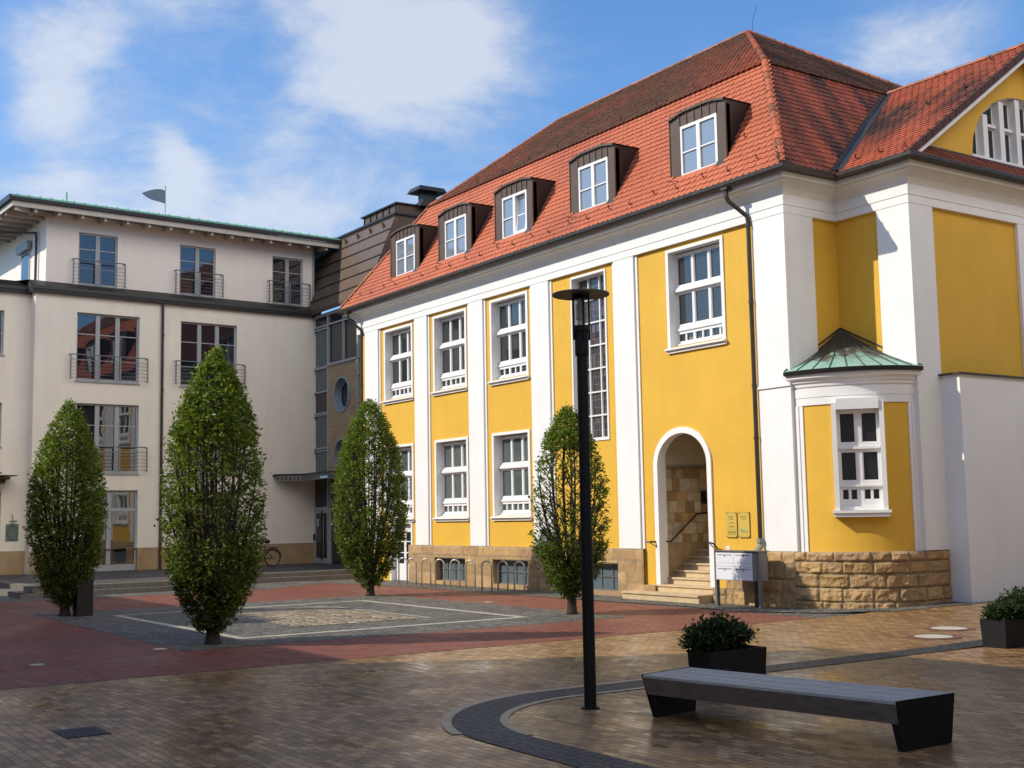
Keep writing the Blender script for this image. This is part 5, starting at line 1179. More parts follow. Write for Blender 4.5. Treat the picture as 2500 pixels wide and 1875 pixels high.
m = MB(); m.box(-43.9, -43.2, 24.95, 25.95, 15.0, 15.15); m.box(-43.7, -43.3, 25.1, 25.75, 15.15, 15.62); m.hexa([Vector(p) for p in ((-44.05, 24.75, 15.62), (-43.0, 24.75, 15.62), (-43.0, 26.1, 15.62), (-44.05, 26.1, 15.62), (-43.95, 24.85, 15.82), (-43.1, 24.85, 15.82), (-43.1, 26.0, 15.82), (-43.95, 26.0, 15.82))]); m.build('chimney', MBLK, LB)

# flag on the white roof
fb_ = FC.p(-6.38, 0, -1.1); t = thing('flag', 'small grey metal pennant on a thin pole above the green roof edge', 'flag', (fb_.x, fb_.y, EZc+.2))
m = MB(); m.tube([(fb_.x, fb_.y, EZc+.2), (fb_.x, fb_.y, 16.04)], .022, 6); m.lathe((fb_.x, fb_.y, 16.04), [(.0, 0), (.04, .03), (.0, .07)], 8); m.build('pole', MGREY, t)
m = MB(); top, bot = [], []
for i in range(15):
    s = i/14; u = -s*1.02; zt_ = 15.90+.02*math.sin(s*3.0)-.26*s**1.6+.05*math.sin(s*math.pi); zb_ = 15.36-.02+.27*s**.9-.07*math.sin(s*math.pi*1.0)+.03*s; zb_ = min(zb_, zt_-.01) if i < 14 else zt_-.005
    w = .05*math.sin(s*7); o = fb_+CU*u+CN*w; top.append((o.x, o.y, zt_)); bot.append((o.x, o.y, zb_))
for i in range(14): m.poly([bot[i], bot[i+1], top[i+1], top[i]])
o = m.build('pennant', MFLAG, t); sm = o.modifiers.new('thickness', 'SOLIDIFY'); sm.thickness = .012

# wall relief with its lamp bracket by the left door
p = FCL.p(-12.30, 1.52, .02); t = thing('wall_relief', 'square greenish relief plate on the cream wall beside the far left door', 'relief', tuple(p))
F = Fr(FCL.O+CN*.002, CU, CN); m = MB(); m.fb(F, -12.54, -12.08, 1.53, 2.16, 0, .02); m.build('plate', MRELIEF, t)
m = MB(); m.tube([F.p(-12.31+.16*math.cos(a), 1.86+.24*math.sin(a), .03) for a in [2*math.pi*i/24 for i in range(25)]], .018, 5); m.tube([F.p(-12.44, 1.60, .03), F.p(-12.18, 1.60, .03)], .02, 5); m.build('relief_ring', MRELIEF, t)
m = MB(); m.tube([F.p(-12.32, 2.52, .0), F.p(-12.32, 2.40, .10), F.p(-12.32, 2.30, .14)], .012, 5); m.fb(F, -12.40, -12.18, 2.25, 2.29, .08, .17); m.build('bracket_lamp', MIRON, t)

# ---------------------------------------------------------------- hornbeams
PROF = [(0, .22), (.06, .46), (.14, .72), (.26, .92), (.40, 1.0), (.55, .97), (.68, .85), (.79, .67), (.88, .47), (.95, .27), (1.0, .04)]
def prof(t):
    for (a, x), (b_, y) in zip(PROF[:-1], PROF[1:]):
        if a <= t <= b_: return x+(y-x)*(t-a)/(b_-a)
    return 0.04
def leaves(centers, dirs, per, size, spread, rg, tone=None, droop=.25):
    """leaf blades scattered round twig ends: folded quads of two triangles"""
    k = len(centers); n = k*per; c = np.repeat(centers, per, 0)+rg.normal(0, 1, (n, 3))*spread
    d = np.repeat(dirs, per, 0)+rg.normal(0, .75, (n, 3)); d[:, 2] -= droop; d /= np.linalg.norm(d, axis=1)[:, None]
    up_ = np.tile([0, 0, 1.], (n, 1))+rg.normal(0, .55, (n, 3)); s = np.cross(d, up_); s /= np.linalg.norm(s, axis=1)[:, None]+1e-9; nn = np.cross(s, d)
    L_ = size*rg.uniform(.7, 1.3, n)[:, None]; w = L_*.30
    P = np.stack([c-d*L_*.5, c+s*w+nn*w*.35-d*L_*.05, c+d*L_*.55-nn*w*.3, c-s*w+nn*w*.35-d*L_*.05], 1)
    V = P.reshape(-1, 3); b0 = np.arange(n)*4; Fc = np.concatenate([np.stack([b0, b0+1, b0+2], 1), np.stack([b0, b0+2, b0+3], 1)], 0)
    t = rg.uniform(0, 1, n) if tone is None else np.clip(np.repeat(tone, per)+rg.normal(0, .22, n), 0, 1)
    col = np.repeat(np.stack([t, t, t, np.ones(n)], 1), 4, 0); return V, Fc, col
def np_mesh(name, V, Fc, m, parent, col=None, local_off=(0, 0, 0)):
    me = bpy.data.meshes.new(name); V = V-np.array(local_off); me.vertices.add(len(V)); me.vertices.foreach_set('co', V.astype(np.float32).ravel())
    nf = len(Fc); me.loops.add(nf*3); me.polygons.add(nf); me.loops.foreach_set('vertex_index', Fc.astype(np.int32).ravel()); me.polygons.foreach_set('loop_start', np.arange(nf, dtype=np.int32)*3)
    me.polygons.foreach_set('loop_total', np.full(nf, 3, np.int32))
    if col is not None: at = me.attributes.new('Col', 'FLOAT_COLOR', 'POINT'); at.data.foreach_set('color', col.astype(np.float32).ravel())
    me.update(calc_edges=True); me.validate(); me.materials.append(m); o = bpy.data.objects.new(name, me); C.objects.link(o); o.parent = parent; return o
def hornbeam(x, y, H, R_, label, seed, zc, ntw, thin, lean=0., stemr=.11, gaps=()):
    """zc: height where the crown starts; thin(t, ang) -> 0..1 share of twigs kept"""
    rg = np.random.default_rng(seed); rd = random.Random(seed)
    t = thing('hornbeam_tree', label, 'tree', (x, y, 0), group='egg shaped hornbeams round the cobbled square')
    m = MB(); O = Vector((x, y, 0)); tips = []; hc = H-zc
    fork = zc+.25
    m.tube([O+Vector((0, 0, -.03)), O+Vector((.0, 0, .06)), O+Vector((0, 0, .22)), O+Vector((lean*.3, 0, fork))], [stemr*1.55, stemr*1.12, stemr*.95, stemr*.9], 9)
    nb = 26
    paths = []
    for i in range(nb):
        a = 2*math.pi*(i*.618) + rd.uniform(-.2, .2); tt = min(.97, .12+.88*((i+.5)/nb)**.75); rr = R_*prof(tt)*rd.uniform(.80, .95); z1 = zc+hc*tt
        z0 = rd.uniform(.25, .85)*fork if tt < .4 else rd.uniform(.5, 1.05)*fork
        e = O+Vector((rr*math.cos(a), rr*math.sin(a), z1)); b_ = O+Vector((0, 0, z0)); P = []
        for k in range(8):
            s = k/7; q = b_.lerp(e, s); bulge = (math.sin(s*math.pi)*.22*R_*(tt)) ; hxy = Vector((math.cos(a), math.sin(a), 0))
            q += hxy*bulge*(1 if tt > .35 else .2); q.z -= math.sin(s*math.pi)*.12*(1 if tt < .4 else -.3)
            q += Vector((rd.uniform(-1, 1), rd.uniform(-1, 1), 0))*.025*s; P.append(q)
        r_0 = stemr*rd.uniform(.30, .48); m.tube(P, [r_0*(1-.82*k/7) for k in range(8)], 6, cap=False); paths.append(P)
        for _ in range(9):            # side shoots
            k = rd.randint(2, 6); s0 = P[k]; rel = s0-O; tt2 = min(1, max(0, (rel.z-zc)/hc+.10)); aa = math.atan2(rel.y, rel.x)+rd.uniform(-.9, .9); ro = R_*prof(tt2)*rd.uniform(.8, 1.0)
            e2 = O+Vector((ro*math.cos(aa), ro*math.sin(aa), zc+hc*tt2)); mid = s0.lerp(e2, .5)+Vector((0, 0, rd.uniform(-.06, .08)))
            m.tube([s0, mid, e2], [.013, .009, .004], 4, cap=False)
    m.build('trunk', MBARK, t, smooth=True)
    cs, ds, tn = [], [], []
    cnt = 0
    while cnt < ntw:
        tt = rd.random()**.92; r_ = prof(tt)
        if rd.random() > r_*1.05+.10: continue
        a = rd.uniform(0, 2*math.pi); keep = thin(tt, a)
        if rd.random() > keep: continue
        f = 1-abs(rd.gauss(0, .16)) if rd.random() < .80 else rd.uniform(.30, .95)
        cl = noise.noise(Vector((math.cos(a)*2.2, math.sin(a)*2.2, tt*5+seed)))
        if rd.random() < max(0, -.12-cl)*1.5: continue
        rr = R_*r_*min(1.04, f)*(1+.04*noise.noise(Vector((math.cos(a)*3.5, math.sin(a)*3.5, tt*7+seed*3)))); h = Vector((math.cos(a), math.sin(a), .65))
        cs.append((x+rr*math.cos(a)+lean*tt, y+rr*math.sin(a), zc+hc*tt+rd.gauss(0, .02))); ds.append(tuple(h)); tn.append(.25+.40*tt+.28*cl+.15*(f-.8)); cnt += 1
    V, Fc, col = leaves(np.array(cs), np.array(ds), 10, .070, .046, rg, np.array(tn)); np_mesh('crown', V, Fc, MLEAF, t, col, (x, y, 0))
    return t
def cam_side(x, y):            # direction from the tree towards the camera
    return math.atan2(-y, -x)
def mid_thin(lo, hi, amt, base=1.):
    return lambda tt, a: base*(amt if lo < tt < hi else 1)
hornbeam(-29.72, 7.56, 4.95, .86, 'dark dense clipped hornbeam in the shade, leftmost by the house with the relief', 11, .26, 2700, lambda t, a: .9 if t < .75 else 1.)
hornbeam(-20.91, 7.83, 5.12, .90, 'largest clipped hornbeam standing in front of the white house', 23, .24, 2700, lambda t, a: 1. if t > .66 else (.45 if t > .30 else .85), stemr=.12)
hornbeam(-30.70, 16.00, 5.42, 1.04, 'sunlit clipped hornbeam by the white side door and steel hoops', 35, .26, 3200, lambda t, a: (.55 if (math.cos(a+.2) > .35 and .12 < t < .72) else 1.))
hornbeam(-21.49, 16.05, 4.45, .88, 'thin see-through hornbeam half hidden behind the black street lamp', 47, .36, 1500, lambda t, a: 1. if t > .78 else (.22 if .30 < t <= .78 and math.cos(a-cam_side(-21.5, 16)+.5) > -.2 else (.42 if t > .28 else .8)), stemr=.105)
t = thing('utility_box', 'narrow black box post tight behind the leftmost hornbeam trunk', 'utility box', (-29.47, 7.9, 0))
m = MB(); m.box(-29.66, -29.28, 7.72, 8.08, 0, .80); m.build('body', MBLK, t); m = MB(); m.box(-29.68, -29.26, 7.70, 8.10, .80, .84); m.build('lid', MBLK, t)

# ---------------------------------------------------------------- street lamp
lx, ly = -10.96, 8.41; t = thing('street_lamp', 'tall black street lamp with a flat disc top and clear lantern', 'street lamp', (lx, ly, 0))
m = MB(); m.lathe((lx, ly, 0), [(.105, 0), (.105, .012), (.07, .016), (.068, .02), (.067, 1.4), (.0655, 1.405), (.062, 3.95), (.0, 3.95)], 24); m.build('pole', MLAMP, t, smooth=False)
m = MB(); m.lathe((lx, ly, 3.90), [(.0, 0), (.076, .0), (.080, .02), (.079, .27), (.098, .28), (.098, .34), (.0, .345)], 24); m.build('lamp_head', MLAMP, t)
m = MB()
for k in range(4):
    a = math.pi/4+k*math.pi/2+.42; c_, s_ = math.cos(a), math.sin(a); p = Vector((lx+.092*c_, ly+.092*s_, 0)); m.tube([p+Vector((0, 0, 4.08)), p+Vector((0, 0, 4.60))], .013, 6)
m.lathe((lx, ly, 4.58), [(.0, .03), (.098, .03), (.098, -.02), (.085, -.02)], 24); m.build('lantern_cage', MLAMP, t)
m = MB()
for k in range(7): m.lathe((lx, ly, 4.32+k*.027), [(.02, .008), (.066, -.002), (.066, .003), (.02, .014)], 20)
m.lathe((lx, ly, 4.24), [(.0, 0), (.042, 0), (.042, .07), (.022, .075), (.022, .27), (.05, .275), (.0, .31)], 16); m.build('louvre', pbr('white_louvre', (.45, .46, .45), .35), t)
mg = bpy.data.materials.new('clear_lantern'); mg.use_nodes = True; nt = mg.node_tree; gl = N(nt, 'ShaderNodeBsdfGlossy'); gl.inputs['Roughness'].default_value = .05; tr = N(nt, 'ShaderNodeBsdfTransparent'); tr.inputs[0].default_value = (.93, .93, .90, 1); mx = N(nt, 'ShaderNodeMixShader'); mx.inputs[0].default_value = .08; nt.links.new(tr.outputs[0], mx.inputs[1]); nt.links.new(gl.outputs[0], mx.inputs[2]); nt.links.new(mx.outputs[0], nt.nodes['Material Output'].inputs[0])
m = MB(); m.lathe((lx, ly, 4.24), [(.082, 0), (.082, .33)], 24); m.build('lantern_glass', mg, t, smooth=True)
m = MB(); m.lathe((lx, ly, 4.60), [(.0, 0), (.322, -.010), (.326, .0), (.322, .012), (.10, .03), (.0, .035)], 48); m.build('lamp_disc', MDISC, t)

# ---------------------------------------------------------------- benches
def make_bench():
    t = thing('park_bench', 'long low bench with grey slats and black end panels in front of the street lamp', 'bench', (-10.19, 8.85, 0), math.atan2(.47, 2.95), group='backless benches on the plaza')
    Lb, Wd, H = 2.99, .80, .435
    def part(mb, name, m):
        mb.local = True; mb.v = [(x+max(0, (x-1.5)/(Lb-1.5))*.159*y, y, z) for x, y, z in mb.v]; return mb.build(name, m, t)
    n = 9; w = Wd/n
    for k in range(n):
        m = MB(); y0 = -Wd/2+k*w; m.box(.012, Lb-.012, y0+.006, y0+w-.008, H-.028, H+.001*(k % 3)); part(m, 'seat_slat', MWOODT)
    m = MB(); m.hexa([Vector(p) for p in ((.05, -Wd/2+.035, .235), (Lb-.002, -Wd/2+.035, .235), (Lb-.002, -Wd/2+.06, .235), (.05, -Wd/2+.06, .235), (.0, -Wd/2+.0, H-.03), (Lb, -Wd/2+.0, H-.03), (Lb, -Wd/2+.03, H-.03), (.0, -Wd/2+.03, H-.03))])
    part(m, 'fascia', MWOODF); m = MB(); m.hexa([Vector(p) for p in ((.05, Wd/2-.06, .235), (Lb, Wd/2-.06, .235), (Lb, Wd/2-.035, .235), (.05, Wd/2-.035, .235), (.0, Wd/2-.03, H-.03), (Lb, Wd/2-.03, H-.03), (Lb, Wd/2-.0, H-.03), (.0, Wd/2-.0, H-.03))]); part(m, 'fascia', MWOODF)
    for s_ in (0, 1):
        if s_ == 0: P = [(.092, -Wd/2+.07, 0), (.135, -Wd/2+.07, 0), (.135, Wd/2-.09, 0), (.092, Wd/2-.09, 0), (.03, -Wd/2+.034, H-.033), (.14, -Wd/2+.034, H-.033), (.14, Wd/2-.034, H-.033), (.03, Wd/2-.034, H-.033)]
        else: P = [(Lb-.040, -Wd/2+.05, 0), (Lb-.001, -Wd/2+.05, 0), (Lb-.001, Wd/2-.08, 0), (Lb-.040, Wd/2-.08, 0), (Lb-.12, -Wd/2+.034, H-.033), (Lb-.001, -Wd/2+.034, H-.033), (Lb-.001, Wd/2-.034, H-.033), (Lb-.12, Wd/2-.034, H-.033)]
        m = MB(); m.hexa([Vector(p) for p in P])
        if s_ == 1: m.hexa([Vector(p) for p in ((Lb, -Wd/2+.045, 0), (Lb+.006, -Wd/2+.045, 0), (Lb+.006, Wd/2-.075, 0), (Lb, Wd/2-.075, 0), (Lb, -Wd/2-.002, H+.004), (Lb+.006, -Wd/2-.002, H+.004), (Lb+.006, Wd/2+.002, H+.004), (Lb, Wd/2+.002, H+.004))])
        else: m.hexa([Vector(p) for p in ((.084, -Wd/2+.065, 0), (.090, -Wd/2+.065, 0), (.090, Wd/2-.085, 0), (.084, Wd/2-.085, 0), (-.007, -Wd/2-.002, H+.004), (-.001, -Wd/2-.002, H+.004), (-.001, Wd/2+.002, H+.004), (-.007, Wd/2+.002, H+.004))])
        part(m, 'end_panel', MLAMP)
    m = MB(); m.box(.2, Lb-.15, -Wd/2+.07, Wd/2-.07, .30, H-.03); part(m, 'seat_frame', MBLK)
    return t
b1 = make_bench()
b2 = copy_tree(b1); b2.location = (-6.37, 9.92, 0); b2['label'] = 'second low bench with only its black end showing at the right edge'

# ---------------------------------------------------------------- planters with shrubs
def planter(x0, x1, y0, y1, h, label):
    t = thing('planter', label, 'planter', ((x0+x1)/2, (y0+y1)/2, 0), group='black planters along the cobble ring'); c = .02; m = MB()
    z = hz(x0, y0)
    B = [(x0+c, y0+c, z), (x1-c, y0+c, z), (x1-c, y1-c, z), (x0+c, y1-c, z)]; T_ = [(x0, y0, h), (x1, y0, h), (x1, y1, h), (x0, y1, h)]; e = .03; I = [(x0+e, y0+e, h), (x1-e, y0+e, h), (x1-e, y1-e, h), (x0+e, y1-e, h)]; J = [(a, b_, h-.06) for a, b_, _ in I]
    for i in range(4):
        j = (i+1) % 4; m.poly([B[i], B[j], T_[j], T_[i]]); m.poly([T_[i], T_[j], I[j], I[i]]); m.poly([I[i], I[j], J[j], J[i]])
    m.build('pot', MPLANT, t); m = MB(); m.poly(J); m.build('soil', MSOIL, t)
def shrub(cx, cy, z0, lumps, label, seed, n, size=.05):
    rg = np.random.default_rng(seed); rd = random.Random(seed); t = thing('shrub', label, 'shrub', (cx, cy, z0), group='small dark shrubs in the planters'); cs, ds, tn = [], [], []
    m = MB()
    for lx_, ly_, lz_, rx, ry, rz_ in lumps:
        for k in range(12):
            a = rd.uniform(0, 6.28); e = Vector((cx+lx_+rx*.8*math.cos(a)*rd.random(), cy+ly_+ry*.8*math.sin(a)*rd.random(), z0+lz_+rz_*rd.uniform(.1, .9))); b_ = Vector((cx+lx_*.7+rd.uniform(-.04, .04), cy+ly_*.7, z0-.04)); m.tube([b_, b_.lerp(e, .5)+Vector((0, 0, .03)), e], [.008, .006, .003], 4, cap=False)
        for _ in range(int(n/len(lumps))):
            v = Vector((rd.gauss(0, 1), rd.gauss(0, 1), rd.gauss(0, 1))).normalized(); f = 1-abs(rd.gauss(0, .2)); k = 1+.22*noise.noise(v*3.0+Vector((seed, lx_, 0)))
            if rd.random() < .04: f = 1.2
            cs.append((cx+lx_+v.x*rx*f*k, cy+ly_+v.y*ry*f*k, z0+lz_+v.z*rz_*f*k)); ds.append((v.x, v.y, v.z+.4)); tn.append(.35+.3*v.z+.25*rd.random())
    m.build('stems', MBARK, t); V, Fc, col = leaves(np.array(cs), np.array(ds), 6, size, .03, rg, np.array(tn), droop=.1); np_mesh('foliage', V, Fc, MLEAFS, t, col, (cx, cy, z0))
planter(-11.46, -11.06, 10.3, 11.25, .45, 'black planter box directly behind the low bench')
shrub(-11.27, 10.62, .45, [(-.06, -.20, .12, .20, .26, .17), (0, .08, .19, .20, .24, .19), (.02, .30, .15, .17, .22, .15), (-.02, -.05, .16, .2, .25, .2)], 'low dark green shrub in the planter behind the bench', 3, 900)
planter(-11.86, -11.42, 16.66, 17.75, .42, 'black planter box at the right edge of the picture')
shrub(-11.64, 17.15, .42, [(-.02, -.25, .08, .22, .28, .15), (0, .10, .16, .24, .30, .20), (.0, .42, .22, .22, .26, .22), (.05, -.05, .10, .24, .3, .15)], 'bushy green shrub in the planter at the right edge', 5, 1100)

# ---------------------------------------------------------------- bike hoops
hn = ['nearest to the white side door', 'second from the white side door', 'third from the side door, left of the first basement window', 'in front of the middle of the first basement window', 'just right of the first basement window', 'midway between the two basement windows', 'at the left edge of the second basement window', 'rightmost before the thin hornbeam']
def hoop_mesh():
    t = thing('bike_hoop', '', 'bike rack', (0, 0, 0), group='steel bike hoops in front of the basement windows'); m = MB(); m.local = True
    r = .155; P = [(0, -r, -.01), (0, -r, .30), (0, -r, .60)]+[(0, -r*math.cos(math.pi*i/10), .71+r*math.sin(math.pi*i/10)) for i in range(11)]+[(0, r, .60), (0, r, .30), (0, r, -.01)]; m.tube(P, .024, 10); m.build('tube', MSTEEL, t, smooth=True)
    m = MB(); m.local = True
    for s_ in (-1, 1): m.lathe((0, s_*r, 0), [(.045, .004), (.045, .012), (.025, .014)], 12)
    m.build('foot', MSTEEL, t); return t
hp = hoop_mesh(); hx = [(-33.77, 19.02), (-32.95, 19.06), (-32.19, 19.09), (-31.37, 19.13), (-30.58, 19.17), (-29.76, 19.21), (-29.0, 19.25), (-28.22, 19.28)]
for i, (x, y) in enumerate(hx):
    o = hp if i == 0 else copy_tree(hp); o.location = (x, y+.02, .004); o.rotation_euler = (0, 0, rad(-62)+random.uniform(-.05, .05)); o['label'] = 'bare steel bike hoop, '+hn[i]
o = copy_tree(hp); o.location = (-34.62, 19.2, .004); o.rotation_euler = (0, 0, rad(-62)); o['label'] = 'steel bike hoop mostly hidden behind the sunlit hornbeam'

# ---------------------------------------------------------------- bicycle in front of the white house
bx_, by_ = -46.2, 19.72; t = thing('bicycle', 'black city bicycle parked before the cream wall, half hidden by a hornbeam', 'bicycle', (bx_, by_-.5, .3))
def V3(y, z, x=0): return Vector((bx_+x, by_+y, .3+z))
def wheel(y, z, r, nm):
    m = MB(); n = 28; m.tube([V3(y+r*math.cos(2*math.pi*i/n), z+r*math.sin(2*math.pi*i/n)) for i in range(n+1)], .021, 6, cap=False); w = m.build(nm, MRUB, t)
    m = MB(); m.tube([V3(y+(r-.035)*math.cos(2*math.pi*i/n), z+(r-.035)*math.sin(2*math.pi*i/n)) for i in range(n+1)], .012, 5, cap=False)
    for i in range(14): a = 2*math.pi*i/14; m.tube([V3(y, z), V3(y+(r-.04)*math.cos(a), z+(r-.04)*math.sin(a))], .0025, 3, cap=False)
    m.tube([V3(y, z, -.06), V3(y, z, .06)], .035, 8); m.build('rim', MGRAL, w)
wheel(0, .35, .33, 'wheel'); wheel(-1.10, .35, .33, 'wheel')
m = MB(); bb, st, hd = V3(-.46, .30), V3(-.30, .80), V3(-.92, .84)
for a, b_ in ((bb, st), (st, hd), (bb, V3(-.94, .74)), (V3(0, .35), bb), (V3(0, .35), V3(-.33, .72)), (hd+Vector((0, .02, .12)), V3(-1.10, .35)), (st, V3(-.27, .95))): m.tube([a, b_], .019, 8)
m.tube([V3(-.88, 1.05, -.28), V3(-.93, 1.06, -.1), V3(-.95, 1.02, 0), V3(-.93, 1.06, .1), V3(-.88, 1.05, .28)], .014, 6); m.tube([V3(-.94, .95), V3(-.95, 1.02)], .016, 6); m.build('frame', MBLK, t)
m = MB(); P = [V3(-.40, .97), V3(-.30, .99), V3(-.20, 1.0), V3(-.13, 1.0)]; m.tube(P, [.03, .05, .085, .06], 8); m.build('saddle', MRUB, t)
m = MB(); m.tube([V3(.38*math.cos(a), .35+.38*math.sin(a)) for a in [rad(5+i*9) for i in range(17)]], .02, 6); m.build('mudguard', MBLK, t); m = MB(); m.tube([V3(-1.10+.38*math.cos(a), .35+.38*math.sin(a)) for a in [rad(20+i*9) for i in range(16)]], .02, 6); m.build('mudguard', MBLK, t)
m = MB(); m.tube([V3(-.30, .76, .05), V3(.22, .76, .05), V3(.22, .76, -.05), V3(-.30, .76, -.05)], .012, 5); m.tube([V3(.20, .76, .05), V3(.02, .36, .05)], .008, 5); m.build('luggage_rack', MBLK, t)
m = MB(); m.lathe((bx_+.04, by_-.46, .52), [(.0, .08), (.09, .08), (.09, .07), (.0, .07)], 14); m.tube([V3(-.46, .30, .08), V3(-.40, .16, .09)], .012, 5); m.build('crank', MGRAL, t)

# ---------------------------------------------------------------- mailbox stand, plaques, number plate
t = thing('mailbox_stand', 'free standing bank of grey mailboxes on steel posts beside the arched entrance', 'mailbox', (-20.25, 19.7, 0)); FM = Fr((0, 19.74, 0), (1, 0, 0), (0, -1, 0))
for x in (-20.92, -19.56): m = MB(); m.fb(FM, x-.03, x+.03, 0, 1.24, -.09, .0); m.build('post', MGRAL, t)
m = MB(); m.fb(FM, -20.89, -19.59, .60, 1.235, -.32, -.012); m.build('case', pbr('case_grey', (.22, .22, .23), .5), t)
m = MB(); m.fb(FM, -20.92, -19.56, 1.241, 1.262, -.36, .03); m.build('rain_cover', MGRAL, t)
for u0, u1 in ((-20.885, -20.315), (-20.305, -19.735)):
    for z0, z1 in ((.61, .905), (.985, 1.215)):
        m = MB(); m.fb(FM, u0, u1, z0, z1, -.011, .012); d_ = m.build('mailbox_door', MMAIL, t)
        m = MB(); m.fb(FM, u0+.06, u1-.06, z1-.055, z1-.045, .0121, .018); m.fb(FM, (u0+u1)/2-.012, (u0+u1)/2+.012, z1-.09, z1-.066, .0121, .02); m.build('flap_slot', MIRON, d_)
    m = MB(); m.fb(FM, u0, u1, .91, .98, -.011, .010); m.build('name_strip', MMAIL, t)
m = MB(); m.fb(FM, -19.73, -19.60, .62, 1.22, -.011, .006); m.build('lock_panel', pbr('panel_grey', (.17, .165, .17), .5), t)
def text_mesh(name, s, F, u, z, n, size, m, parent):
    cu = bpy.data.curves.new(name, 'FONT'); cu.body = s; cu.size = size; cu.align_x = 'CENTER'; cu.extrude = .0008; ob = bpy.data.objects.new(name, cu); C.objects.link(ob)
    dg = bpy.context.evaluated_depsgraph_get(); dg.update(); me = bpy.data.meshes.new_from_object(ob.evaluated_get(dg)); bpy.data.objects.remove(ob)
    p = F.p(u, z, n); mm = Matrix.Identity(4); Z = F.N; U = F.U; Vv = Vector((0, 0, 1))
    for i in range(3): mm[i][0] = U[i]; mm[i][1] = Vv[i]; mm[i][2] = Z[i]; mm[i][3] = p[i]-parent.location[i]
    me.transform(mm); me.materials.clear(); me.materials.append(m); o = bpy.data.objects.new(name, me); C.objects.link(o); o.parent = parent; return o
for i, (u0, u1, lab) in enumerate(((-21.27, -20.93, 'left of two clear wall plaques beside the arch, with ruled lines of lettering'), (-20.86, -20.52, 'right of two clear wall plaques beside the arch, with a teal emblem'))):
    z0, z1 = 1.54, 2.12; t = thing('wall_plaque', lab, 'sign', ((u0+u1)/2, Y0-.03, z0), group='clear plaques by the arched entrance')
    m = MB(); m.fb(FA, u0, u1, z0, z1, .022, .030); m.build('plate', MACR, t)
    m = MB()
    for u in (u0+.02, u1-.02):
        for z in (z0+.02, z1-.02): m.fb(FA, u-.012, u+.012, z-.012, z+.012, .001, .036)
    m.fb(FA, u0, u1, z0-.002, z0+.004, .021, .031); m.fb(FA, u0, u1, z1-.004, z1+.002, .021, .031); m.build('fixing', MTEXT, t)
    text_mesh('lettering', 'Praxis', FA, (u0+u1)/2-.02, z1-.13, .0305, .075, MTEXT, t)
    m = MB()
    def line(a, b_, z, h): m.fb(FA, u0+a, u0+b_, z, z+h, .0302, .0312)
    line(.10, .25, z1-.165, .012)
    if i == 0:
        for z in (1.855, 1.755, 1.715): line(.02, .32, z, .005)
        line(.10, .23, 1.875, .012); line(.09, .25, 1.785, .018); line(.05, .31, 1.645, .018); line(.05, .31, 1.605, .012); line(.05, .31, 1.672, .008)
    else: line(.14, .32, 1.672, .008); line(.10, .30, 1.640, .008)
    m.build('small_lettering', MTEXT, t)
    if i == 1: m = MB(); m.poly([FA.p(u0+.085+.045*math.cos(a), 1.70+.038*math.sin(a), .0315) for a in [2*math.pi*k/16 for k in range(16)]]); m.fb(FA, u0+.12, u0+.27, 1.70, 1.712, .0302, .0312); m.build('emblem', MTEAL, t)
t = thing('number_plate', 'small white house number plate on the yellow wall above the mailboxes', 'number plate', (-21.26, Y0-.01, 1.28)); m = MB(); m.fb(FA, -21.325, -21.20, 1.235, 1.335, .002, .014); m.build('plate', MWF, t); text_mesh('number', '12', FA, -21.262, 1.255, .0145, .085, pbr('grey_print', (.25, .22, .25), .5), t)

# ---------------------------------------------------------------- covers and lights in the paving
for (x, y), lab in (((-14.01, 18.79), 'farther round manhole cover in the sunlit tan paving'), ((-13.29, 17.41), 'nearer round manhole cover close to the black cobble ring')):
    z = hz(x, y); t = thing('manhole_cover', lab, 'manhole cover', (x, y, z), group='round manhole covers'); m = MB(); m.lathe((x, y, z), [(.44, .0), (.44, .006), (.31, .008)], 36); m.build('frame', pbr('brick_ring', (.20, .09, .06), .6, var=.3, vscale=20.), t); m = MB(); m.lathe((x, y, z), [(.309, .009), (.29, .011), (.0, .011)], 32); m.build('lid', MCONC, t)
t = thing('drain_cover', 'dark rectangular iron drain cover in the brown paving at lower left', 'drain cover', (-13.07, 3.5, 0)); m = MB(); q = [(-13.36, 3.30), (-12.80, 3.30), (-12.80, 3.74), (-13.36, 3.74)]; m.box(-13.36, -12.80, 3.30, 3.74, -.003, .004); m.build('frame', MIRONC, t)
m = MB()
for k in range(8): m.box(-13.32, -12.84, 3.335+k*.047, 3.365+k*.047, .0041, .008)
m.build('grid', MIRONC, t)
for x, y, lab in ((-19.74, 4.63, 'flush pale ground light nearest the left picture edge'), (-20.68, 6.82, 'flush pale ground light beside the largest hornbeam'), (-26.03, 16.86, 'flush pale ground light in the sunlit red paving')):
    t = thing('ground_light', lab, 'ground light', (x, y, 0), group='flush ground lights'); m = MB(); m.lathe((x, y, 0), [(.12, .001), (.12, .008), (.095, .009)], 24); m.build('rim', MSTEEL, t); m = MB(); m.lathe((x, y, 0), [(.0949, .0085), (.0, .0095)], 24); m.build('lens', pbr('frosted_lens', (.55, .55, .52), .3), t)

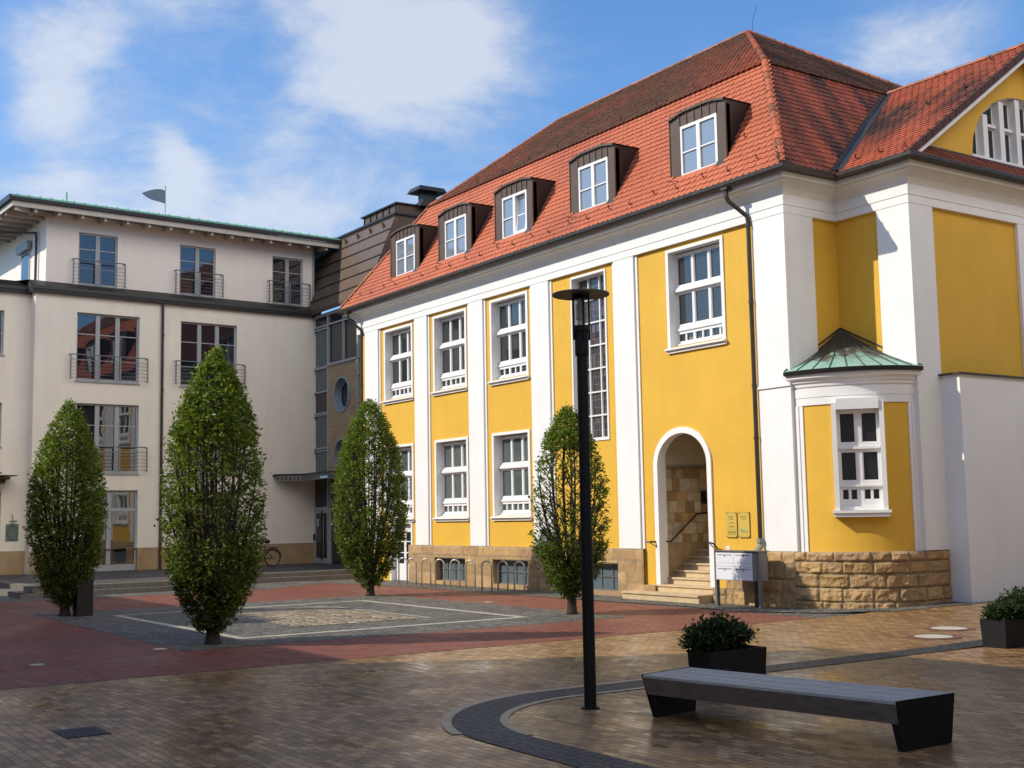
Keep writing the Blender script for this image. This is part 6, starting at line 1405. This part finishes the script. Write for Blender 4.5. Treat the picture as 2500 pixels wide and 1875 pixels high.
# ---------------------------------------------------------------- houses out of view: the near ones cast the shade and show in the panes, the eastern pair is added to block sky light
def gable_house(name, label, x0, x1, y0, y1, he, hr, axis='x', wallm=MBWALL):
    t = thing(name, label, 'house', ((x0+x1)/2, (y0+y1)/2, 0)); m = MB(); m.box(x0, x1, y0, y1, 0, he)
    o = .35
    if axis == 'x':
        yc = (y0+y1)/2
        for x in (x0, x1): m.poly([(x, y0, he), (x, y1, he), (x, yc, hr-.12)])
        m.build('wall', wallm, t); m = MB(); k = (hr-he)/(yc-y0)
        for ya, s_ in ((y0, -1), (y1, 1)):
            m.hexa([Vector(p) for p in ((x0-o, ya+s_*o, he-k*o), (x1+o, ya+s_*o, he-k*o), (x1+o, yc, hr), (x0-o, yc, hr), (x0-o, ya+s_*o, he-k*o+.2), (x1+o, ya+s_*o, he-k*o+.2), (x1+o, yc, hr+.2), (x0-o, yc, hr+.2))])
    else:
        xc = (x0+x1)/2
        for y in (y0, y1): m.poly([(x0, y, he), (x1, y, he), (xc, y, hr-.12)])
        m.build('wall', wallm, t); m = MB(); k = (hr-he)/(xc-x0)
        for xa, s_ in ((x0, -1), (x1, 1)):
            m.hexa([Vector(p) for p in ((xa+s_*o, y0-o, he-k*o), (xa+s_*o, y1+o, he-k*o), (xc, y1+o, hr), (xc, y0-o, hr), (xa+s_*o, y0-o, he-k*o+.2), (xa+s_*o, y1+o, he-k*o+.2), (xc, y1+o, hr+.2), (xc, y0-o, hr+.2))])
    m.build('roof', MBROOF, t)
    m = MB(); F = Fr((0, y1, 0), (1, 0, 0), (0, 1, 0)); n = int((x1-x0)/2.4)
    for fl in range(int(he/3)):
        for i in range(n):
            u = x0+(x1-x0)*(i+.5)/n; m = MB(); m.fb(F, u-.55, u+.55, 1+fl*3, 2.5+fl*3, -.05, .04); w = m.build('window', MWF, t); m = MB(); m.fb(F, u-.47, u+.47, 1.08+fl*3, 2.42+fl*3, .0401, .045); m.build('pane', MGL, w)
    return t
gable_house('offscreen_house', 'red roofed house facing the yellow building across the square', -33.4, -22.9, -12, -2.2, 8.7, 11.3)
gable_house('offscreen_house', 'taller red roofed house beside the square to the left', -45, -34.5, -13, -2.2, 10.5, 15.2)
gable_house('offscreen_house', 'tall pale town house on the near right side of the square', -22.3, -7, -14, -2.3, 14.2, 18.5, 'x')
gable_house('offscreen_house', 'long pale house added outside the right picture edge to block eastern sky', -5.5, 7, 11, 44, 12.5, 17, 'y', pbr('warm_render', (.46, .40, .33), .85))  # added out of view to cut sky light on the wing and annex
gable_house('offscreen_house', 'red roofed house added behind the viewer on the right to darken the ground', 4, 16, -18, 9, 10.5, 15.5, 'y', pbr('grey_render', (.30, .27, .24), .85))  # added unseen, keeps eastern sky light off the shaded paving
